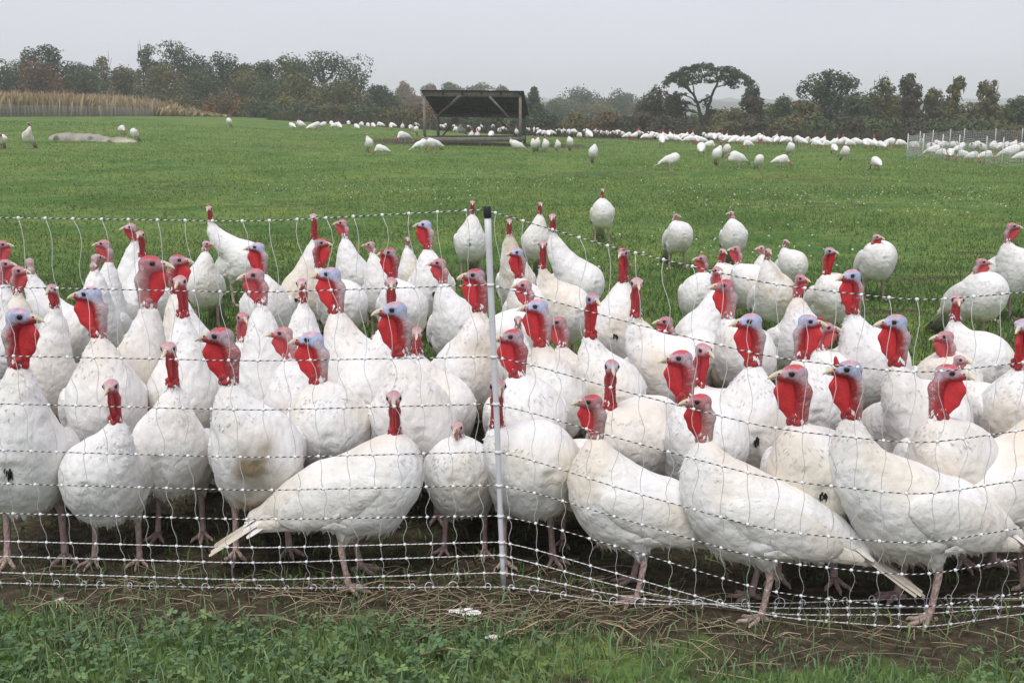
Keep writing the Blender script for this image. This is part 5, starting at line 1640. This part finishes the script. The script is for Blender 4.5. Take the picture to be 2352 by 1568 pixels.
def net_fence():
    r = np.random.default_rng(77)
    root = empty('net_fence', (FXW[4], FYW[4], 0))
    tag(root, 'white electric netting fence of twisted twine across the foreground', 'fence')
    O = np.array((FXW[4], FYW[4], 0))
    W, K = np.array((.80, .80, .79)), np.array((.02, .02, .022))
    # vertical strings first, as node positions
    tops = list(np.arange(-408, 1110, 64.3)) + [1140 + 0 * 64] + [1322 - 178 + 71 * 1.0 + 0]
    tops = list(np.arange(40 - 64.3 * 7, 1100, 64.3)) + list(np.arange(1138, 2800, 64.6))
    nodes = {}
    hj = np.array([0, .19, .37, .50, .62, .70, .78, .86, .91, .95, 1.0])
    for i, xt in enumerate(tops):
        shift = np.interp(xt, [-400, 0, 600, 1000, 1130, 1500, 1900, 2352, 2800], [170, 150, 95, 50, 42, 18, -18, -82, -110])
        jx = r.normal(0, 3.0)
        for j in range(11):
            x = xt + shift * hj[j] + jx * hj[j] + r.normal(0, 1.6)
            nodes[i, j] = net_pt(j, x, wire_y(j, x))
    # horizontal twines
    for j in range(11):
        xs = np.linspace(-415, 2815, 1500)
        P = np.array([net_pt(j, x, wire_y(j, x)) for x in xs[::10]])
        t = np.linspace(0, 1, len(P)); tt = np.linspace(0, 1, 1400)
        P = np.stack([np.interp(tt, t, P[:, k]) for k in range(3)], -1)
        L = np.concatenate([[0], np.cumsum(np.linalg.norm(np.diff(P, axis=0), axis=1))])
        b = MB()
        k = 5
        # two-colour twist: the black strand winds round the white one
        ph = (L / .0195) * 2 * np.pi
        th = np.linspace(0, 2 * np.pi, k, endpoint=False)
        frac = (.46 if j == 0 else .60) if j < 7 else .20
        m = np.broadcast_to(((th[None] / (2 * np.pi)) % 1) < frac, (len(P), k))
        col = np.where(m.reshape(-1, 1), K, W)
        rad = .0016
        tg = np.gradient(P, axis=0); tg /= np.linalg.norm(tg, axis=1)[:, None]
        a = np.cross(tg, (0, 0, 1.0)); a /= np.linalg.norm(a, axis=1)[:, None]
        c = np.cross(a, tg)
        # oval section turning with the twist, so the twine is really roped
        e1 = np.cos(ph)[:, None] * a + np.sin(ph)[:, None] * c
        e2 = -np.sin(ph)[:, None] * a + np.cos(ph)[:, None] * c
        V = P[:, None] + rad * (np.cos(th)[None, :, None] * e1[:, None] * 1.15 + np.sin(th)[None, :, None] * e2[:, None] * .8)
        V = V.reshape(-1, 3) - O
        i = np.arange(len(P) - 1)[:, None] * k; q = np.arange(k)[None]; q2 = (q + 1) % k
        Q = np.stack([i + q, i + q2, i + k + q2, i + k + q], -1).reshape(-1, 4)
        b.add(V, Q, None, col)
        b.build('horizontal_twine', M_TWINE, root)
    for i in range(len(tops)):
        P = []
        for j in range(10):
            a, b_ = nodes[i, j], nodes[i, j + 1]
            d = b_ - a
            L = np.linalg.norm(d)
            sgn = r.choice((-1, 1))
            amp = min(.010, L * .065) * r.uniform(.3, 1.2)
            for t in np.linspace(0, 1, 7)[:-1]:
                o = np.array((sgn * amp * math.sin(t * 2 * math.pi) + amp * .6 * math.sin(t * math.pi), -.004 * math.sin(t * math.pi), 0))
                P.append(a + d * t + o)
        P.append(nodes[i, 10])
        MB().tube(np.array(P) - O, .00085, 5, (.60, .60, .58)).build('vertical_string', M_TWINE, root)
    km = MB()
    th = np.linspace(-1.5, 1.5, 5)
    km.tube(np.stack([0 * th, 0 * th, .0046 * np.sin(th)], -1), .0046 * np.cos(th) + .0003, 7, (.86, .86, .86))
    KM = km.mesh('knot', M_PLASTIC)
    keys = [(i, j) for i in range(len(tops)) for j in range(11)]
    vis = [q for q in keys if -40 < tops[q[0]] + 60 < 2420]
    vis.sort(key=lambda q: (q[1] > 7, q[1]))
    one = set(vis[:300])
    rest = MB()
    kv = np.array([v.co[:] for v in KM.vertices]); kf = [p.vertices[:] for p in KM.polygons]
    kq = np.array([f for f in kf if len(f) == 4]); kt = np.array([f for f in kf if len(f) == 3])
    for q in keys:
        p = nodes[q] - O
        if q in one:
            link('knot', KM, root, p)
        else:
            rest.add(kv + p, kq, kt, (.86, .86, .86))
    o = rest.build('knots', M_PLASTIC, root); o['kind'] = 'stuff'
    o.name = 'knot_remainder'
    # curled loose ends along the bottom
    for i in range(0, len(tops)):
        p = nodes[i, 10] - O
        a = np.linspace(0, 4.2, 9)
        s = r.uniform(.006, .016)
        P = p + np.stack([s * (1 - np.cos(a)) * r.choice((-1, 1)) * .9, -.01 * a / 4, s * np.sin(a) + .004], -1)
        P[:, 2] = np.maximum(P[:, 2], .004)
        MB().tube(P, .0011, 5, (.8, .8, .79)).build('loose_end', M_TWINE, root)
    # the post
    P = [fence_pt(post_x(y), y) for y in (497, 560, 640, 760, 860, 960, 1080, 1200, 1290, 1340)]
    P[-1][2] = max(P[-1][2], .02)
    pr = empty('fence_post', (P[-1][0], P[-1][1], 0))
    tag(pr, 'white plastic fence post with a black cap in the middle of the net', 'fence post')
    OP = np.array((P[-1][0], P[-1][1], 0))
    Q = np.array(P) - OP
    MB().tube(Q, np.linspace(.0090, .0072, len(Q)), 12, (.66, .67, .69)).build('rod', M_PLASTIC, pr)
    top = Q[0]; d = (Q[0] - Q[1]) / np.linalg.norm(Q[0] - Q[1])
    MB().tube([top - d * .004, top + d * .001, top + d * .024, top + d * .027], [.0100, .0105, .0105, .008], 12, (.012, .012, .013)).build('cap', M_PLASTIC, pr)
    MB().tube([Q[-1] + (0, 0, .0), Q[-1] + (.002, 0, -.03)], [.005, .002], 8, (.55, .55, .55)).build('spike', M_PLASTIC, pr)
    for j in range(10):
        y = WY[j][4]
        q = fence_pt(post_x(y), y) - OP
        MB().tube([q + (0, 0, -.0035), q + (0, 0, .0035)], .0098, 12, (.80, .80, .80)).build('clip', M_PLASTIC, pr)

# ------------------------------------------------------------------ grass, clover, straw
def blades(name, X, Y, H, W, lean, cols, label, mat=M_GRASS, tris=2, r=None, z=None):
    n = len(X)
    gz = ground(X, Y) - .004 if z is None else z
    a = r.uniform(0, 6.28, n)
    u = np.stack([np.cos(a), np.sin(a), 0 * a], -1) * (W / 2)[:, None]
    b = r.uniform(0, 6.28, n)
    ld = np.stack([np.cos(b), np.sin(b), 0 * b], -1) * (H * lean)[:, None]
    p = np.stack([X, Y, gz], -1)
    up = np.array((0, 0, 1.0))
    tip = p + ld + up * (H * np.sqrt(np.maximum(.05, 1 - np.minimum(lean, .95) ** 2)))[:, None]
    if tris == 1:
        V = np.stack([p - u, p + u, tip], 1).reshape(-1, 3)
        k = np.arange(n) * 3
        F = [np.stack([k, k + 1, k + 2], -1)]
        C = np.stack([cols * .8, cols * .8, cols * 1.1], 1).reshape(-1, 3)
    else:
        mid = p + ld * .32 + up * (H * .62)[:, None]
        V = np.stack([p - u * .8, p + u * .8, mid + u, mid - u, tip], 1).reshape(-1, 3)
        k = np.arange(n) * 5
        F = [np.stack([k, k + 1, k + 2, k + 3], -1), np.stack([k + 3, k + 2, k + 4], -1)]
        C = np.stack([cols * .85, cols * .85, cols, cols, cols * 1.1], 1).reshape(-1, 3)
    o = link(name, mesh_np(name, V, F, C, False, mat))
    tag(o, label, 'grass', kind='stuff')
    return o

def pick(r, pal, n):
    return np.array(pal)[r.integers(0, len(pal), n)] * r.uniform(.75, 1.25, n)[:, None]

def grass():
    r = np.random.default_rng(55)
    G = [(.100, .180, .046), (.124, .206, .058), (.084, .156, .044), (.160, .206, .068)]
    GB = [(.165, .262, .112), (.195, .300, .125), (.135, .220, .098), (.230, .300, .130)]
    # foreground verge before the fence
    n = 90000
    X = r.uniform(-2.6, 2.6, n); Y = r.uniform(1.3, 3.35, n)
    d = Y - np.interp(X, FXW, FYW)
    P = np.stack([X, Y, 0 * X], -1)
    dens = sst(-.06, -.30, d + .07 * snoise(P, 4, 1)) * (.55 + .45 * sst(-.5, .3, snoise(P, 3.3, 3)))
    dens = np.maximum(dens, .10)
    bare = sst(.1, .6, snoise(P, 1.6, 5)) * sst(-.75, -.3, d) * sst(.0, .5, X + .2)
    keep = (r.uniform(0, 1, n) < dens * (1 - .75 * bare)) & (d < .12)
    X, Y = X[keep], Y[keep]; n = len(X)
    H = r.gamma(5, .0070, n) + .010
    tall = r.uniform(0, 1, n) < .03
    H = np.where(tall, H * 1.9, H)
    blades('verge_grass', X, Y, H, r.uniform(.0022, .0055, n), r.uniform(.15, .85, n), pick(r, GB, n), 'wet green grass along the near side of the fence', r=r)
    # clover leaves in threes
    m = 11000
    X = r.uniform(-2.6, 2.6, m); Y = r.uniform(1.3, 3.0, m)
    P = np.stack([X, Y, 0 * X], -1)
    d = Y - np.interp(X, FXW, FYW)
    w = sst(-.16, -.36, d) * sst(-.45, .25, snoise(P, 2.4, 2) + .45 * (X < .1) - .1)
    keep = r.uniform(0, 1, m) < w
    X, Y = X[keep], Y[keep]; m = len(X)
    V, T, C = [], [], []
    z = ground(X, Y) + r.uniform(.018, .060, m)
    col = pick(r, [(.115, .200, .086), (.145, .240, .098), (.100, .172, .084), (.185, .270, .098)], m)
    rad = r.uniform(.007, .0125, m)
    a0 = r.uniform(0, 6.28, m)
    tilt = r.normal(0, .28, (m, 2))
    for q in range(3):
        a = a0 + q * 2.094
        dx, dy = np.cos(a), np.sin(a)
        pts = []
        for (f, s_) in ((0, 0), (.75, .48), (1.25, .42), (1.42, .0), (1.25, -.42), (.75, -.48)):
            px = dx * f * rad - dy * s_ * rad * 1.25; py = dy * f * rad + dx * s_ * rad * 1.25
            pts.append(np.stack([X + px, Y + py, z + px * tilt[:, 0] + py * tilt[:, 1] + .0015 * abs(s_) / .48 - .001 * f], -1))
        V.append(np.stack(pts, 1))
    V = np.stack(V, 1).reshape(-1, 3)            # m,3,6
    k = np.arange(m * 3) * 6
    F = [np.stack([k, k + 1, k + 2, k + 3], -1), np.stack([k, k + 3, k + 4, k + 5], -1)]
    o = link('clover', mesh_np('clover', V, F, np.repeat(col, 18, 0) * np.repeat(r.uniform(.9, 1.1, (m * 3, 1)), 6, 0), False, M_GRASS))
    tag(o, 'low clover leaves among the foreground grass', 'clover', kind='stuff')
    # trodden short grass under and around the flock
    n = 85000
    Y = 2.9 + 6.5 * r.uniform(0, 1, n) ** 1.2; X = r.uniform(-1, 1, n) * (2.2 + Y * .55)
    s = soil_at(X, Y)
    keep = (r.uniform(0, 1, n) < (1.0 - .62 * s)) & (Y > np.interp(X, FXW, FYW) - .02)
    X, Y, s = X[keep], Y[keep], s[keep]; n = len(X)
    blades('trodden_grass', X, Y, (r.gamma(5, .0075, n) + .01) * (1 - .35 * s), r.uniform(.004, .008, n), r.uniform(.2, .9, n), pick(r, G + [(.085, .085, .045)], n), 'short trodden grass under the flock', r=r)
    # pasture, thinning out with distance
    n = 300000
    Y = 6.0 * (46 / 6.0) ** (r.uniform(0, 1, n) ** .92)
    X = r.uniform(-1, 1, n) * (1.5 + Y * .52) + 0
    P = np.stack([X, Y, 0 * X], -1)
    s = soil_at(X, Y)
    keep = r.uniform(0, 1, n) < (.30 + .70 * sst(-.6, .4, snoise(P, .9, 2) + .3 * snoise(P, 3.1, 1))) * (1 - .8 * s)
    X, Y = X[keep], Y[keep]; n = len(X); P = P[keep]
    H = (r.gamma(6, .0048, n) + .008) * (1 + Y * .010)
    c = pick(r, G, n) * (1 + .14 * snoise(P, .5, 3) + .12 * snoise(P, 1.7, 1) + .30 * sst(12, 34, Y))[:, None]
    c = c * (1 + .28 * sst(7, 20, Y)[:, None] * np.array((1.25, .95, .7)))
    c = lerp(c, c * np.array((1.5, 1.12, .9)), sst(.3, .9, snoise(P, .8, 4)) * .8)
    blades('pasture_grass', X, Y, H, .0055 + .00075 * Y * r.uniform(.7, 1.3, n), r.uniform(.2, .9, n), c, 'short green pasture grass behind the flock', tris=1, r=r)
    # rough grass and weeds at the foot of the hedges
    n = 26000
    t = r.uniform(0, 1, n)
    X = -14 + 42 * t
    Y = np.interp(X, [-20, -8, 0, 8, 16, 30], [68, 64, 57, 52, 48, 46]) + r.uniform(-3.5, 4, n)
    blades('rough_grass', X, Y, r.gamma(4, .050, n) + .04, r.uniform(.05, .12, n), r.uniform(.1, .7, n), pick(r, [(.075, .070, .036), (.060, .070, .034), (.090, .070, .045), (.055, .060, .032)], n), 'rough brownish grass and weeds along the hedge foot', tris=1, r=r)
    # clover flowers in the pasture
    m = 1500
    Y = 9 + 17 * r.uniform(0, 1, m) ** 1.1; X = -2.5 + r.uniform(-.15, 1, m) * (Y * .62)
    P = np.stack([X, Y, 0 * X], -1)
    keep = r.uniform(0, 1, m) < sst(-.3, .6, snoise(P, .55, 1)) * .75
    X, Y = X[keep], Y[keep]; m = len(X)
    b = MB()
    oc = np.array([(1, 0, 0), (0, 1, 0), (-1, 0, 0), (0, -1, 0), (0, 0, 1), (0, 0, -1)], float)
    ot = np.array([(0, 1, 4), (1, 2, 4), (2, 3, 4), (3, 0, 4), (1, 0, 5), (2, 1, 5), (3, 2, 5), (0, 3, 5)])
    for i in range(m):
        b.add(oc * r.uniform(.007, .015) + (X[i], Y[i], float(ground(X[i], Y[i])) + r.uniform(.035, .065)), None, ot, np.array((.72, .72, .64)) * r.uniform(.75, 1.05))
    o = b.build('clover_flowers', M_DRY); tag(o, 'small white clover flowers scattered over the pasture', 'flowers', kind='stuff')
    # straw along the fence
    m = 1700
    X = r.uniform(-2.4, 2.4, m); d = r.normal(-.10, .13, m)
    Y = np.interp(X, FXW, FYW) + d
    P = np.stack([X, Y, 0 * X], -1)
    keep = r.uniform(0, 1, m) < (.25 + .75 * sst(-.3, .5, snoise(P, 2.0, 4)))
    X, Y = X[keep], Y[keep]; m = len(X)
    b = MB()
    for i in range(m):
        L = r.gamma(3, .028) + .02
        a = r.uniform(0, 6.28) if r.random() < .5 else r.normal(.2, .6)
        dz = r.normal(0, .16)
        p = np.array((X[i], Y[i], float(ground(X[i], Y[i])) + r.uniform(.006, .022)))
        dv = np.array((math.cos(a), math.sin(a), dz)) * L
        bend = np.array((0, 0, r.uniform(0, .02)))
        q = np.array([p - dv / 2, p + bend, p + dv / 2]); q[:, 2] = np.maximum(q[:, 2], .006)
        b.tube(q, r.uniform(.0007, .0016), 3, np.array((.34, .27, .18)) * r.uniform(.40, 1.45), caps=False)
    o = b.build('straw', M_DRY); tag(o, 'dry straw and dead stems along the foot of the fence', 'straw', kind='stuff')
    # a few stouter stalks
    for (x0, y0, x1, y1, lab) in ((1180, 1470, 1300, 1432, 'long pale stalk lying right of the fence post foot'),
                             (1130, 1488, 1228, 1456, 'bent pale stalk lying below the fence post foot'),
                             (960, 1520, 1095, 1510, 'pale stalk lying in the middle foreground grass'),
                             (1370, 1440, 1480, 1490, 'pale stalk slanting down right of the post')):
        p, q = gpoint(x0, y0), gpoint(x1, y1)
        p[2] += .02; q[2] += .014
        mdl = (p + q) / 2 + (0, 0, .016)
        tag(MB().tube([p, mdl, q], [.0022, .002, .0014], 6, (.50, .38, .22)).build('dry_stalk', M_DRY), lab, 'stalk')
    # fallen feathers
    for (x, y, s, a, lab) in ((1066, 1420, .085, -.5, 'crumpled white feather on the straw left of the post foot'),
                              (1130, 1478, .035, .2, 'scrap of white feather in the grass below the post'),
                              (136, 1392, .030, 1.0, 'white feather scrap on bare soil at far left')):
        p = gpoint(x, y)
        b = MB()
        d = np.array((math.cos(a), math.sin(a) * .6, .05)); d /= np.linalg.norm(d)
        sd = np.cross((0, 0, 1.0), d)
        for i in range(15):
            t = i / 14
            for sg in (-1, 1):
                o_ = p + d * s * (t - .5) + (0, 0, .022)
                blade(b, o_, d * .55 + sd * sg * .8 + np.array((0, 0, r.uniform(-.1, .35))), (0, 0, 1), s * .26 * math.sin(.4 + t * 2.4), s * .07, .002, (.82, .81, .78), (.85, .84, .8))
        b.tube([p - d * s * .6 + (0, 0, .02), p + d * s * .5 + (0, 0, .024)], .0012, 5, (.75, .72, .64))
        tag(b.build('fallen_feather', M_FEATHER), lab, 'feather', 'fallen feathers')
    print('grass', time.time() - T0)

def haze():
    b = MB()
    b.box((-950, -25, -1.5), (950, 1090, 30))
    me = b.mesh('haze', None, False, False)
    m = bpy.data.materials.new('haze_air'); m.use_nodes = True
    n, l = m.node_tree.nodes, m.node_tree.links
    n.clear()
    out = n.new('ShaderNodeOutputMaterial'); v = n.new('ShaderNodeVolumePrincipled')
    v.inputs['Color'].default_value = (.95, .955, .985, 1)
    v.inputs['Density'].default_value = HAZE
    l.new(v.outputs[0], out.inputs['Volume'])
    me.materials.append(m)
    tag(link('haze', me), 'thin autumn mist over the pasture', kind='stuff')

HAZE = .0015
make_ground()
make_hills()
shed()
trees()
corn()
rock()
far_net()
net_fence()
print('structure', time.time() - T0)
birds()
far_birds()
grass()
haze()
print('done', time.time() - T0, 'tris', sum(sum(max(0, p.loop_total - 2) for p in m.polygons) if len(m.polygons) < 5000 else len(m.loops) - 2 * len(m.polygons) for m in bpy.data.meshes), 'objects', len(bpy.data.objects))
